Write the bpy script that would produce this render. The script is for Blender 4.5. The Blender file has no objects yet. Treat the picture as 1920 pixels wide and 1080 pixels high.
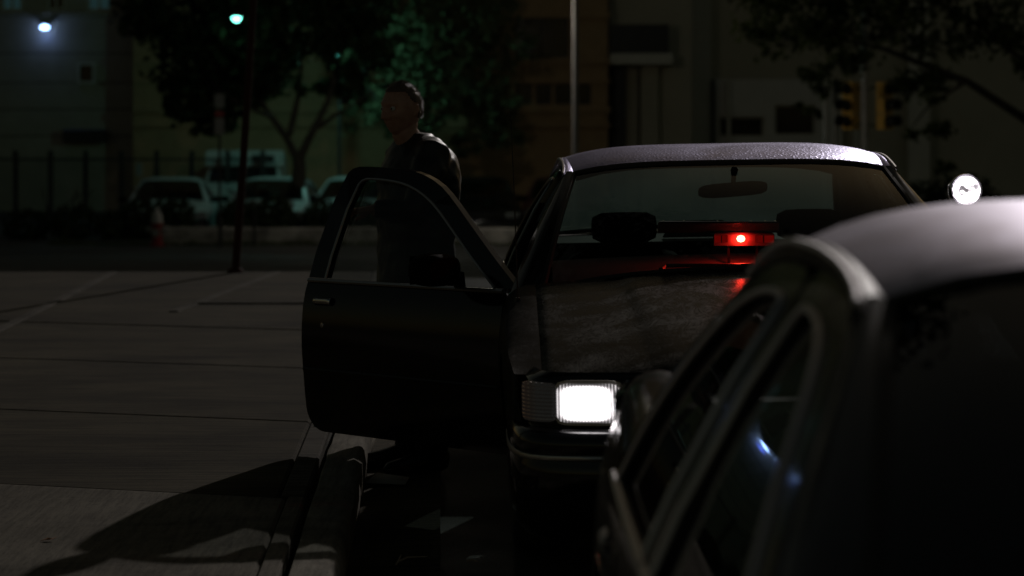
import bpy, bmesh, math, random
from mathutils import Vector, Matrix, noise as mnoise
R = math.radians
scn = bpy.context.scene
COL = scn.collection
random.seed(7)

# ------------------------------------------------------------------ camera
CAM_H, FPX, Y0PX = 1.60, 4900.0, 205.0
cam = bpy.data.cameras.new('camera')
cam.sensor_width = 36.0
cam.lens = 36.0 * FPX / 1920.0
cam.shift_y = -(540.0 - Y0PX) / 1920.0
cam.clip_start, cam.clip_end = 0.05, 2000.0
cam.dof.use_dof = True
cam.dof.focus_distance = 10.2
cam.dof.aperture_fstop = 3.2
camo = bpy.data.objects.new('camera', cam)
camo.location = (0, 0, CAM_H)
camo.rotation_euler = (R(90), 0, 0)
COL.objects.link(camo)
scn.camera = camo

# ------------------------------------------------------------------ night sky, one far hard key light, exposure
SUN_AZ, SUN_EL = R(16), R(23.5)          # azimuth measured from +Y towards +X
w = bpy.data.worlds.new('World'); scn.world = w; w.use_nodes = True
wn = w.node_tree.nodes; wl = w.node_tree.links; wn.clear()
sky = wn.new('ShaderNodeTexSky'); sky.sky_type = 'NISHITA'; sky.sun_disc = False
sky.sun_elevation = SUN_EL; sky.sun_rotation = SUN_AZ; sky.air_density = 1.0; sky.dust_density = 1.0
tint = wn.new('ShaderNodeMix'); tint.data_type = 'RGBA'; tint.blend_type = 'MULTIPLY'
tint.inputs[0].default_value = 1.0; tint.inputs[7].default_value = (1.0, 0.79, 0.47, 1)
bg = wn.new('ShaderNodeBackground'); bg.inputs[1].default_value = 0.0098
wo = wn.new('ShaderNodeOutputWorld')
wl.new(sky.outputs[0], tint.inputs[6]); wl.new(tint.outputs[2], bg.inputs[0]); wl.new(bg.outputs[0], wo.inputs[0])
sun = bpy.data.lights.new('sun', 'SUN'); sun.energy = 0.56; sun.angle = R(0.6); sun.color = (1.0, 0.93, 0.90)
suno = bpy.data.objects.new('sun', sun); COL.objects.link(suno)
sd = Vector((math.sin(SUN_AZ) * math.cos(SUN_EL), math.cos(SUN_AZ) * math.cos(SUN_EL), math.sin(SUN_EL)))
suno.rotation_euler = sd.to_track_quat('Z', 'Y').to_euler(); suno.location = (20, 60, 30)
scn.view_settings.view_transform = 'Standard'; scn.view_settings.look = 'None'
scn.view_settings.exposure = 0.0; scn.view_settings.gamma = 1.0
scn.view_settings.use_curve_mapping = False
scn.cycles.use_denoising = True
scn.cycles.max_bounces = 8; scn.cycles.transparent_max_bounces = 16
scn.cycles.caustics_reflective = False; scn.cycles.caustics_refractive = False
scn.cycles.sample_clamp_indirect = 3.0

# ------------------------------------------------------------------ materials
M = {}
def mat(name, col=(.5, .5, .5), rough=.6, metal=0.0, spec=.5, emit=None, estr=0.0, coat=0.0, trans=0.0):
    m = bpy.data.materials.new(name); m.use_nodes = True
    b = m.node_tree.nodes['Principled BSDF']
    b.inputs['Base Color'].default_value = (*col, 1)
    b.inputs['Roughness'].default_value = rough
    b.inputs['Metallic'].default_value = metal
    b.inputs['Specular IOR Level'].default_value = spec
    b.inputs['Coat Weight'].default_value = coat
    b.inputs['Coat Roughness'].default_value = .06
    if emit:
        b.inputs['Emission Color'].default_value = (*emit, 1)
        b.inputs['Emission Strength'].default_value = estr
    M[name] = m
    return m
def nodes(m): return m.node_tree.nodes, m.node_tree.links, m.node_tree.nodes['Principled BSDF']
def coords(m, kind='Object', scale=(1, 1, 1)):
    n, l, b = nodes(m)
    tc = n.new('ShaderNodeTexCoord'); mp = n.new('ShaderNodeMapping'); mp.inputs['Scale'].default_value = scale
    l.new(tc.outputs[kind], mp.inputs[0]); return mp.outputs[0]
def noise_tex(m, vec, scale, detail=4, rough=.55, dist=0.0):
    n, l, b = nodes(m)
    t = n.new('ShaderNodeTexNoise'); t.inputs['Scale'].default_value = scale
    t.inputs['Detail'].default_value = detail; t.inputs['Roughness'].default_value = rough; t.inputs['Distortion'].default_value = dist
    if vec is not None: l.new(vec, t.inputs['Vector'])
    return t.outputs['Fac']
def ramp(m, fac, stops):
    n, l, b = nodes(m)
    r = n.new('ShaderNodeValToRGB'); e = r.color_ramp.elements
    while len(e) < len(stops): e.new(.5)
    for k, (p, c) in enumerate(stops):
        e[k].position = p; e[k].color = (*c, 1) if len(c) == 3 else c
    l.new(fac, r.inputs[0]); return r.outputs[0]
def bump(m, h, strength=.3, dist=.01, prev=None):
    n, l, b = nodes(m)
    bp = n.new('ShaderNodeBump'); bp.inputs['Strength'].default_value = strength; bp.inputs['Distance'].default_value = dist
    l.new(h, bp.inputs['Height'])
    if prev is not None: l.new(prev, bp.inputs['Normal'])
    l.new(bp.outputs[0], b.inputs['Normal']); return bp.outputs[0]
def g(v): return (v, v, v)
def mixc(m, fac, a, c):
    n, l, b = nodes(m)
    x = n.new('ShaderNodeMix'); x.data_type = 'RGBA'
    l.new(fac, x.inputs[0])
    for s, v in ((6, a), (7, c)):
        if isinstance(v, tuple): x.inputs[s].default_value = (*v, 1)
        else: l.new(v, x.inputs[s])
    return x.outputs[2]

def concrete(name, lo, hi, streak_x, wear=.5):
    m = mat(name, lo, .9, spec=.08)
    n, l, b = nodes(m)
    v = coords(m, 'Object')
    big = noise_tex(m, v, 1.3, 5, .6)
    vs = coords(m, 'Object', (1.2, 26, 1) if streak_x else (30, 2.5, 1))
    st = noise_tex(m, vs, 1.6, 6, .7)
    c1 = ramp(m, big, [(.3, lo), (.7, hi)])
    c2 = ramp(m, st, [(.34, g(.22 if streak_x else .55)), (.58, g(1.0))])
    x = n.new('ShaderNodeMix'); x.data_type = 'RGBA'; x.blend_type = 'MULTIPLY'; x.inputs[0].default_value = .9
    l.new(c1, x.inputs[6]); l.new(c2, x.inputs[7])
    sp = noise_tex(m, v, 55, 3, .6)
    c3 = ramp(m, sp, [(.30, g(.35)), (.42, g(1.0))])
    y = n.new('ShaderNodeMix'); y.data_type = 'RGBA'; y.blend_type = 'MULTIPLY'; y.inputs[0].default_value = wear
    l.new(x.outputs[2], y.inputs[6]); l.new(c3, y.inputs[7])
    bl = noise_tex(m, coords(m, 'Object', (.5, 1.0, 1)), 1.1, 7, .7, .8)
    z = n.new('ShaderNodeMix'); z.data_type = 'RGBA'; z.blend_type = 'MULTIPLY'; z.inputs[0].default_value = 1.0
    l.new(y.outputs[2], z.inputs[6]); l.new(ramp(m, bl, [(.34, g(.55)), (.5, g(1.0)), (.66, g(1.12))]), z.inputs[7]); l.new(z.outputs[2], b.inputs['Base Color'])
    p = bump(m, st, .55, .012); bump(m, sp, .3, .004, p)
    return m
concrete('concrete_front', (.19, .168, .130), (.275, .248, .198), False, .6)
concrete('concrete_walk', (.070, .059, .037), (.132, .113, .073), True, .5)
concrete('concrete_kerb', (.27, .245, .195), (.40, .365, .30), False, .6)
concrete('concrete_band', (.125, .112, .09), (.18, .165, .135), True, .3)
concrete('concrete_wall', (.40, .38, .34), (.5, .47, .42), True, .4)
m = mat('asphalt', (.04, .038, .036), .82); n_, l_, b_ = nodes(m); v = coords(m)
f = noise_tex(m, v, 90, 4, .7); l_.new(ramp(m, f, [(.3, (.022, .020, .018)), (.7, (.08, .075, .066))]), b_.inputs['Base Color'])
f2 = noise_tex(m, v, .9, 4); l_.new(ramp(m, f2, [(.3, g(.6)), (.7, g(.95))]), b_.inputs['Roughness']); bump(m, f, .6, .01)
m = mat('dirt', (.045, .04, .03), .95); n_, l_, b_ = nodes(m); v = coords(m)
f = noise_tex(m, v, 6, 6, .7); l_.new(ramp(m, f, [(.3, (.02, .022, .014)), (.7, (.075, .065, .045))]), b_.inputs['Base Color']); bump(m, f, .6, .05)

def paint(name, col, rough=.22, metal=.0, dust=.0, dew=0.0, coat=.6, spec=.5):
    m = mat(name, col, rough, metal, spec, coat=coat); n, l, b = nodes(m); v = coords(m)
    f = noise_tex(m, v, 3.0, 6, .65, 1.2)
    if dust:
        f2 = noise_tex(m, coords(m, 'Object', (2.2, .9, 1)), 6, 10, .78, 6.0)
        a = n.new('ShaderNodeMath'); a.operation = 'MULTIPLY'; l.new(f, a.inputs[0]); l.new(f2, a.inputs[1])
        k = ramp(m, a.outputs[0], [(.19, g(.03)), (.26, g(.22)), (.31, g(.5)), (.38, g(1))])
        sc = n.new('ShaderNodeMath'); sc.operation = 'MULTIPLY'; l.new(k, sc.inputs[0]); sc.inputs[1].default_value = dust
        l.new(mixc(m, sc.outputs[0], col, (.30, .28, .26)), b.inputs['Base Color'])
        l.new(ramp(m, a.outputs[0], [(.16, g(rough)), (.42, g(.5))]), b.inputs['Roughness'])
        iv = n.new('ShaderNodeMath'); iv.operation = 'MULTIPLY_ADD'; l.new(sc.outputs[0], iv.inputs[0]); iv.inputs[1].default_value = -coat; iv.inputs[2].default_value = coat
        l.new(iv.outputs[0], b.inputs['Coat Weight'])
    else:
        l.new(ramp(m, f, [(.3, g(rough * .85)), (.7, g(rough * 1.25))]), b.inputs['Roughness'])
    if dew:
        vo = n.new('ShaderNodeTexVoronoi'); vo.inputs['Scale'].default_value = 62; l.new(v, vo.inputs['Vector'])
        h = ramp(m, vo.outputs['Distance'], [(.0, g(1)), (.45, g(0))])
        bump(m, h, dew, .004)
    return m
paint('black_paint', (.005, .005, .006), .12, coat=.2)
paint('dusty_fender', (.007, .007, .008), .3, dust=.30, coat=0.0, spec=.015)
paint('dusty_hood', (.004, .004, .005), .14, dust=.95, coat=0.0, spec=.03)
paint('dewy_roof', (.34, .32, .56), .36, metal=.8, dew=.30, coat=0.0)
paint('silver_paint', (.86, .82, 1.0), .40, metal=1.0, coat=.0)
paint('silver_body', (.03, .03, .034), .2, metal=.2, coat=.6); paint('silver_rail', (.03, .03, .034), .5, metal=.2, coat=.0)
paint('pale_paint', (.50, .52, .52), .35, coat=.2)
paint('dark_red_paint', (.10, .02, .02), .3)
paint('van_paint', (.55, .58, .55), .4, coat=.1)
mat('black_plastic', (.012, .012, .012), .45)
mat('black_vinyl', (.01, .01, .011), .6)
mat('dash_vinyl', (.07, .06, .06), .6); mat('black_gloss', (.002, .002, .002), .3, spec=.3)
mat('seat_cloth', (.004, .004, .005), .9, spec=.1)
mat('mirror_housing', (.004, .004, .004), .55, spec=.02); mat('rubber', (.05, .045, .042), .8)
mat('chrome', (.75, .75, .77), .12, 1.0)
mat('brushed_trim', (.55, .53, .52), .34, 1.0); mat('satin_trim', (.75, .73, .76), .45, .7)
mat('rim_metal', (.35, .35, .36), .35, 1.0)
mat('mirror_glass', (.6, .6, .6), .03, 1.0)
mat('tail_red', (.25, .008, .008), .15)
mat('headlamp_off', (.35, .37, .38), .12, .6)
mat('reflector', (.85, .85, .86), .12, 1.0)

def glass(name, tintc, ior_v=1.5, haze=0.0, hazecol=(.5, .55, .53), rough=.02):
    m = bpy.data.materials.new(name); m.use_nodes = True; n = m.node_tree.nodes; l = m.node_tree.links; n.clear()
    o = n.new('ShaderNodeOutputMaterial'); t = n.new('ShaderNodeBsdfTransparent'); t.inputs[0].default_value = (*tintc, 1)
    gl = n.new('ShaderNodeBsdfGlossy'); gl.inputs['Roughness'].default_value = rough; gl.inputs['Color'].default_value = (1, 1, 1, 1)
    fr = n.new('ShaderNodeFresnel'); ge = n.new('ShaderNodeNewGeometry'); ior = n.new('ShaderNodeMapRange')
    ior.inputs[3].default_value = ior_v; ior.inputs[4].default_value = 1 / ior_v
    l.new(ge.outputs['Backfacing'], ior.inputs[0]); l.new(ior.outputs[0], fr.inputs[0])
    mx = n.new('ShaderNodeMixShader'); l.new(fr.outputs[0], mx.inputs[0]); l.new(t.outputs[0], mx.inputs[1]); l.new(gl.outputs[0], mx.inputs[2])
    last = mx.outputs[0]
    if haze:
        tr = n.new('ShaderNodeBsdfTranslucent'); tr.inputs[0].default_value = (*hazecol, 1)
        tc = n.new('ShaderNodeTexCoord'); nz = n.new('ShaderNodeTexNoise'); nz.inputs['Scale'].default_value = 2.2; nz.inputs['Detail'].default_value = 5
        l.new(tc.outputs['Object'], nz.inputs['Vector'])
        ma = n.new('ShaderNodeMapRange'); ma.inputs[1].default_value = .3; ma.inputs[2].default_value = .7; ma.inputs[3].default_value = haze * .75; ma.inputs[4].default_value = haze * 1.2
        l.new(nz.outputs['Fac'], ma.inputs[0])
        m2 = n.new('ShaderNodeMixShader'); l.new(ma.outputs[0], m2.inputs[0]); l.new(last, m2.inputs[1]); l.new(tr.outputs[0], m2.inputs[2]); last = m2.outputs[0]
    l.new(last, o.inputs[0]); M[name] = m; return m
glass('clear_glass', (.60, .64, .62))
glass('windshield_glass', (.86, .90, .88), 1.2)
glass('fogged_glass', (.22, .29, .26), haze=.12, hazecol=(.36, .55, .48))
glass('dark_glass', (.25, .28, .27)); glass('black_glass', (.015, .017, .017))
glass('lens_glass', (.95, .95, .95))

def emission(name, col, strength):
    m = bpy.data.materials.new(name); m.use_nodes = True; n = m.node_tree.nodes; l = m.node_tree.links; n.clear()
    o = n.new('ShaderNodeOutputMaterial'); e = n.new('ShaderNodeEmission'); e.inputs[0].default_value = (*col, 1); e.inputs[1].default_value = strength
    l.new(e.outputs[0], o.inputs[0]); M[name] = m; return m
emission('bulb_blue', (.30, .50, 1.0), 11)
emission('bulb_white', (.95, .93, 1.0), 40)
emission('bulb_green', (.18, .95, .72), 9)
emission('bulb_red', (1.0, .10, .05), 30)
emission('red_lens_glow', (1.0, .012, .006), .10)
emission('curtain_glow', (.25, .6, .62), .035)
emission('window_glow', (.22, .55, .5), .012)

# ------------------------------------------------------------------ mesh helpers
def link(name, me, material=None, parent=None, smooth=True):
    o = bpy.data.objects.new(name, me); COL.objects.link(o)
    if material is not None and not me.materials: me.materials.append(M[material] if isinstance(material, str) else material)
    if smooth:
        for p in me.polygons: p.use_smooth = True
    if parent is not None: o.parent = parent
    return o
def tag(o, label, cat=None, group=None, kind=None):
    if label: o['label'] = label
    if cat: o['category'] = cat
    if group: o['group'] = group
    if kind: o['kind'] = kind
    return o
def empty(name, loc=(0, 0, 0), rot=(0, 0, 0)):
    o = bpy.data.objects.new(name, None); COL.objects.link(o); o.location = loc; o.rotation_euler = rot; o.empty_display_size = .2
    return o
class MB:
    def __init__(s): s.v = []; s.f = []
    def add(s, vs, fs):
        k = len(s.v); s.v += [tuple(p) for p in vs]; s.f += [tuple(i + k for i in q) for q in fs]
    def box(s, x0, x1, y0, y1, z0, z1, mtx=None, ch=0.0):
        if ch:
            vs = [(x0, y0, z0), (x1, y0, z0), (x1, y1, z0), (x0, y1, z0), (x0, y0, z1 - ch), (x1, y0, z1 - ch), (x1, y1, z1 - ch), (x0, y1, z1 - ch),
                  (x0 + ch, y0 + ch, z1), (x1 - ch, y0 + ch, z1), (x1 - ch, y1 - ch, z1), (x0 + ch, y1 - ch, z1)]
            fs = [(0, 3, 2, 1), (0, 1, 5, 4), (1, 2, 6, 5), (2, 3, 7, 6), (3, 0, 4, 7), (4, 5, 9, 8), (5, 6, 10, 9), (6, 7, 11, 10), (7, 4, 8, 11), (8, 9, 10, 11)]
        else:
            vs = [(x0, y0, z0), (x1, y0, z0), (x1, y1, z0), (x0, y1, z0), (x0, y0, z1), (x1, y0, z1), (x1, y1, z1), (x0, y1, z1)]
            fs = [(0, 3, 2, 1), (0, 1, 5, 4), (1, 2, 6, 5), (2, 3, 7, 6), (3, 0, 4, 7), (4, 5, 6, 7)]
        if mtx: vs = [mtx @ Vector(p) for p in vs]
        s.add(vs, fs); return s
    def tube(s, pts, rad, n=10, cap=True):
        pts = [Vector(p) for p in pts]; m = len(pts)
        if not isinstance(rad, (list, tuple)): rad = [rad] * m
        vs = []; up = None
        for i, p in enumerate(pts):
            t = (pts[min(i + 1, m - 1)] - pts[max(i - 1, 0)]).normalized()
            if up is None: up = Vector((0, 0, 1)) if abs(t.z) < .9 else Vector((1, 0, 0))
            a = t.cross(up).normalized(); b2 = a.cross(t).normalized(); up = b2
            r = rad[i]; ra, rb = (r if isinstance(r, tuple) else (r, r))
            for k in range(n):
                th = 2 * math.pi * k / n
                vs.append(p + a * math.cos(th) * ra + b2 * math.sin(th) * rb)
        fs = []
        for i in range(m - 1):
            for k in range(n):
                fs.append((i * n + k, i * n + (k + 1) % n, (i + 1) * n + (k + 1) % n, (i + 1) * n + k))
        if cap:
            fs.append(tuple(range(n - 1, -1, -1))); fs.append(tuple((m - 1) * n + k for k in range(n)))
        s.add(vs, fs); return s
    def lathe(s, prof, n=24, axis='z', origin=(0, 0, 0), mtx=None, cap=True):
        vs = []; o = Vector(origin)
        for (r, h) in prof:
            for k in range(n):
                th = 2 * math.pi * k / n; a, b2 = r * math.cos(th), r * math.sin(th)
                p = {'z': Vector((a, b2, h)), 'x': Vector((h, a, b2)), 'y': Vector((a, h, b2))}[axis]
                if mtx: p = mtx @ p
                vs.append(o + p)
        fs = []; m = len(prof)
        for i in range(m - 1):
            for k in range(n): fs.append((i * n + k, i * n + (k + 1) % n, (i + 1) * n + (k + 1) % n, (i + 1) * n + k))
        if cap and prof[0][0] > 1e-6: fs.append(tuple(range(n)))
        if cap and prof[-1][0] > 1e-6: fs.append(tuple((m - 1) * n + k for k in range(n)))
        s.add(vs, fs); return s
    def grid(s, fn, us, vs_):
        nv = len(vs_); vs = [fn(u, v) for u in us for v in vs_]; fs = []
        for i in range(len(us) - 1):
            for j in range(nv - 1):
                fs.append((i * nv + j, (i + 1) * nv + j, (i + 1) * nv + j + 1, i * nv + j + 1))
        s.add(vs, fs); return s
    def mesh(s, name, off=(0, 0, 0)):
        me = bpy.data.meshes.new(name); ox, oy, oz = off
        me.from_pydata([(p[0] - ox, p[1] - oy, p[2] - oz) for p in s.v], [], s.f); me.update()
        bm = bmesh.new(); bm.from_mesh(me); bmesh.ops.remove_doubles(bm, verts=bm.verts, dist=1e-5)
        bmesh.ops.recalc_face_normals(bm, faces=bm.faces); bm.to_mesh(me); bm.free()
        return me
    def build(s, name, material, parent=None, smooth=True, off=(0, 0, 0), solid=0.0, auto=True):
        me = s.mesh(name, off); o = link(name, me, material, parent, smooth)
        if solid:
            md = o.modifiers.new('s', 'SOLIDIFY'); md.thickness = solid; md.offset = -1 if solid > 0 else 1
        if smooth and auto:
            sharp(me, 40)
        return o
def sharp(me, deg):
    bm = bmesh.new(); bm.from_mesh(me); lim = R(deg)
    for e in bm.edges:
        if len(e.link_faces) == 2 and e.calc_face_angle(0) > lim: e.smooth = False
    bm.to_mesh(me); bm.free()
def lin(a, b, n): return [a + (b - a) * i / (n - 1) for i in range(n)]
def interp(tab, x):
    if x <= tab[0][0]: return tab[0][1]
    for (a, va), (b, vb) in zip(tab, tab[1:]):
        if x <= b:
            t = (x - a) / (b - a); return va + (vb - va) * t
    return tab[-1][1]
def sm_interp(tab, x):                       # monotone-ish cubic
    n = len(tab)
    if x <= tab[0][0]: return tab[0][1]
    if x >= tab[-1][0]: return tab[-1][1]
    for i in range(n - 1):
        if x <= tab[i + 1][0]:
            x0, y0 = tab[i]; x1, y1 = tab[i + 1]; h = x1 - x0; t = (x - x0) / h
            m0 = (y1 - tab[i - 1][1]) / (x1 - tab[i - 1][0]) if i > 0 else (y1 - y0) / h
            m1 = (tab[i + 2][1] - y0) / (tab[i + 2][0] - x0) if i < n - 2 else (y1 - y0) / h
            return (2*t**3 - 3*t**2 + 1) * y0 + (t**3 - 2*t**2 + t) * h * m0 + (-2*t**3 + 3*t**2) * y1 + (t**3 - t**2) * h * m1
def children(o): return list(o.children)
def copy_tree(o, parent=None, remap=None):
    c = o.copy(); COL.objects.link(c)
    if parent is not None:
        c.parent = parent
    if remap and c.type == 'MESH':
        for sl, ms in zip(c.material_slots, o.data.materials):
            if ms and ms.name in remap:
                sl.link = 'OBJECT'; sl.material = M[remap[ms.name]]
    for ch in children(o): copy_tree(ch, c, remap)
    return c
def px(x, y, Y):                             # where a point seen in the photograph stands at a given distance
    return Vector(((x - 960) * Y / FPX, Y, CAM_H - (y - Y0PX) * Y / FPX))

# ------------------------------------------------------------------ terrain
def ground_z(Y): return interp([(24.5, 0.0), (51, -1.2), (900, -1.2)], Y)
ys = [-60, -20, 0, 24.5, 30, 36, 42, 48, 51, 60, 80, 140, 300, 900]
mb = MB(); mb.grid(lambda u, v: (u, v, ground_z(v) - .03), [-600, -100, -30, 0, 30, 100, 600], ys)
tag(mb.build('ground', 'dirt'), None, kind='structure')
mb = MB(); mb.grid(lambda u, v: (u, v, .0 - .012 * abs((u - 4.3) / 5) ** 2), lin(-.66, 9.5, 9), lin(-12, 24.5, 12))
tag(mb.build('street', 'asphalt'), None, kind='structure')
mb = MB(); mb.grid(lambda u, v: (u, v, ground_z(v) - .008), [-60, -20, 0, 20, 60], [24.5, 30, 36, 42, 48, 51])
tag(mb.build('cross_street', 'asphalt'), None, kind='structure')
# sidewalk with single slabs, joints recessed
def kx(Y): return -.555 - .0275 * (Y - 8.5)        # street face of the kerb
walk = MB(); walk.box(-14, -.82, -6, 23.4, -.04, .118); walk = walk.build('sidewalk', 'dirt', smooth=False); tag(walk, None, kind='structure')
joints = [4.9, 7.35, 9.78, 12.15, 14.6, 17.05, 19.5, 23.4]
prev = 2.45
for j in joints:
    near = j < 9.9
    for (xa, xb) in ((-3.25, None), (-13.6, -3.25)):
        b = MB(); y0, y1 = prev + .008, j - .008
        g0 = .10 if near else .13
        def ex(Y): return (kx(Y) - .155 - g0) if xb is None else xb - .012
        # sheared slab so that it follows the kerb
        xo = -3.25 if xb is None else xb
        cx, cy = (xa + (-.9 if xb is None else xb)) / 2, (y0 + y1) / 2
        dz = random.uniform(-.004, .004); z0, z1, ch = .06, .150 + dz, .012
        skew = .0275 if xb is None else .0275
        P = lambda x, y, z: (x, y, z)
        sh = lambda x, yy: yy - (.33 * (x + .9) if yy < 23 else 0)
        A = [(xa + .012 - skew * (y0 - 12), y0), (ex(y0) if xb is None else xb - .012 - skew * (y0 - 12), y0),
             (ex(y1) if xb is None else xb - .012 - skew * (y1 - 12), y1), (xa + .012 - skew * (y1 - 12), y1)]
        A = [(x, sh(x, y)) for x, y in A]
        vs = [(x, y, z0) for x, y in A] + [(x, y, z1 - ch) for x, y in A]
        mx, my = sum(a[0] for a in A) / 4, sum(a[1] for a in A) / 4
        vs += [(x + (ch if k in (0, 3) else -ch), y + (ch if k in (0, 1) else -ch), z1) for k, (x, y) in enumerate(A)]
        b.add(vs, [(0, 1, 5, 4), (1, 2, 6, 5), (2, 3, 7, 6), (3, 0, 4, 7), (4, 5, 9, 8), (5, 6, 10, 9), (6, 7, 11, 10), (7, 4, 8, 11), (8, 9, 10, 11)])
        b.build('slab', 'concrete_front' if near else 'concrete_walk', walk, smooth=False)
    # border strip beside the kerb
    b = MB(); y0, y1 = prev + .006, j - .006
    e = lambda Y: kx(Y) - .155 - .028
    wd = .088 if near else .115
    A = [(e(y0) - wd + .02, y0), (e(y0), y0), (e(y1), y1), (e(y1) - wd + .02, y1)]
    vs = [(x, y, .06) for x, y in A] + [(x, y, .142) for x, y in A] + [(x + (.008 if k in (0, 3) else -.008), y, .152) for k, (x, y) in enumerate(A)]
    b.add(vs, [(0, 1, 5, 4), (1, 2, 6, 5), (2, 3, 7, 6), (3, 0, 4, 7), (4, 5, 9, 8), (5, 6, 10, 9), (6, 7, 11, 10), (7, 4, 8, 11), (8, 9, 10, 11)])
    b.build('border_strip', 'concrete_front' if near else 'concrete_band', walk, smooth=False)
    prev = j
# light bands in the paving near the corner
for (a, c, wd) in (((-3.34, 14.66), (-3.58, 23.2), .08), ((-2.46, 18.7), (-2.12, 23.2), .075)):
    b = MB(); (x0, y0), (x1, y1) = a, c
    b.add([(x0, y0, .150), (x0 + wd, y0, .150), (x1 + wd, y1, .150), (x1, y1, .150), (x0 + .01, y0, .159), (x0 + wd - .01, y0, .159), (x1 + wd - .01, y1, .159), (x1 + .01, y1, .159)],
          [(0, 1, 5, 4), (1, 2, 6, 5), (2, 3, 7, 6), (3, 0, 4, 7), (4, 5, 6, 7)])
    b.build('concrete_band', 'concrete_band', walk, smooth=False)
b = MB(); b.box(-2.38, -1.02, 19.44, 19.56, .140, .163, ch=.006); b.build('concrete_band', 'concrete_band', walk, smooth=False)
kerb = MB(); kerb.box(-.99, -.66, -6, 23.4, -.05, .02); kerb = kerb.build('kerb', 'concrete_kerb', smooth=False); tag(kerb, None, kind='structure')
yk = 2.6
for L in (2.3, 2.4, 2.48, 2.35, 2.5, 2.4, 2.5, 3.9):
    y0, y1 = yk + .007, yk + L - .007; yk += L; b = MB(); us = lin(y0, y1, 14)
    prof = [(-.006, -.05), (.0, .06), (-.006, .118), (-.02, .138), (-.04, .147), (-.148, .150), (-.155, .142), (-.155, .0)]
    def kf(u, v):
        ox, z = prof[v]; jit = .006 * mnoise.noise(Vector((u * 3, v * .7, 1)))
        return (kx(u) + ox + jit, u, z + (jit if 1 < v < 6 else 0))
    b.grid(kf, us, list(range(8))); b.add([kf(y0, k) for k in range(8)], [tuple(range(8))]); b.add([kf(y1, k) for k in range(8)], [tuple(range(8))])
    b.build('kerb_stone', 'concrete_kerb', kerb)
# gutter pan
b = MB(); b.grid(lambda u, v: (kx(v) + .002 + u, v, .003 + .012 * (u / .32)), lin(0, .32, 3), lin(2, 23.4, 10))
tag(b.build('gutter', 'concrete_walk'), None, kind='structure')
# far pavement and the lot behind it
b = MB(); b.grid(lambda u, v: (u, v, -1.19), [-60, -20, 20, 60], [50.7, 58, 70, 100])
tag(b.build('far_pavement', 'asphalt'), None, kind='structure')

# ------------------------------------------------------------------ sedans
WTAB = [(0, .80), (.1, .875), (.25, .92), (.6, .952), (1.2, .972), (2.5, .982), (4.0, .978), (4.8, .95), (5.2, .90), (5.42, .83)]
PROF = [(.16, .94), (.24, .962), (.34, .978), (.46, .990), (.60, 1.0), (.72, .996), (.80, .984), (.86, .966), (.90, .945), (.96, .90)]
ZS = [(.1, .70), (.35, .765), (.6, .80), (1.0, .845), (1.5, .875), (2.5, .885), (3.6, .895), (4.4, .925), (5.0, .92), (5.3, .89)]
def cw(y): return sm_interp(WTAB, y)
def side_x(y, z): return cw(y) * sm_interp(PROF, z)
def zsh(y): return sm_interp(ZS, y)
BELT = .885
GTOP = [.01]
def gx(y, z):                                  # greenhouse half width above the belt
    t = (z - BELT) / (1.345 - BELT); b0 = cw(y) * .957
    tp = .678 + GTOP[0] * min(max((y - 2.3) / .4, 0), 1)
    return b0 + (tp - b0) * t + .02 * math.sin(math.pi * min(max(t, 0), 1))
WF, WR, WRAD = 1.03, 3.98, .345
def arch(y, base):
    z = base
    for c in (WF, WR):
        d = abs(y - c)
        if d < .40: z = max(z, .345 + math.sqrt(max(.40 ** 2 - d * d, 0)) * .98 - .02)
    return z
def yrange(a, b, n):
    s = set(lin(a, b, n))
    for c in (WF, WR):
        for k in range(-8, 9):
            yy = c + .4 * math.sin(k / 8 * math.pi / 2)
            if a < yy < b: s.add(yy)
        for e in (c - .4005, c + .4005):
            if a < e < b: s.add(e)
    s = sorted(s); out = [s[0]]
    for q in s[1:]:
        if q - out[-1] > 1e-4: out.append(q)
    out[-1] = b
    return out
HW = .832
def hood_z(x, y):
    zc = sm_interp([(.10, .705), (.16, .745), (.30, .785), (.7, .865), (1.1, .935), (1.42, .985), (1.6, 1.0)], y)
    cr = .065 * (abs(x) / HW) ** 2.2
    ridge = .5 - .07 * (1.4 - y) / 1.3
    st = .010 / (1 + math.exp((abs(x) - ridge) / .012))
    return zc - cr + st - .005
# front plan line (left side round the nose to the right side)
def chaikin(p, k):
    for _ in range(k):
        q = [p[0]]
        for a, b in zip(p, p[1:]): q += [a * .75 + b * .25, a * .25 + b * .75]
        q.append(p[-1]); p = q
    return p
_h = [(-.942, .78), (-.940, .5), (-.925, .30), (-.895, .175), (-.83, .10), (-.70, .06), (-.45, .02), (-.2, .003)]
PLAN = chaikin([Vector((x, y, 0)) for x, y in _h + [(-x, y) for x, y in reversed(_h)]], 2)
ARC = [0.0]
for a, b_ in zip(PLAN, PLAN[1:]): ARC.append(ARC[-1] + (b_ - a).length)
AL = ARC[-1]
def plan_at(s):
    s = min(max(s, 0), AL)
    for i in range(len(ARC) - 1):
        if s <= ARC[i + 1] + 1e-9:
            t = (s - ARC[i]) / (ARC[i + 1] - ARC[i]); p = PLAN[i].lerp(PLAN[i + 1], t)
            i0, i1 = max(i - 2, 0), min(i + 3, len(PLAN) - 1)
            d = (PLAN[i1] - PLAN[i0]).normalized(); return p, Vector((d.y, -d.x, 0))
def plan_s(x):                                 # arc length where the front part of the line has this x
    best = min((abs(plan_at(s)[0].x - x) + (5 if plan_at(s)[0].y > .45 else 0), s) for s in lin(0, AL, 600)); return best[1]
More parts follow.
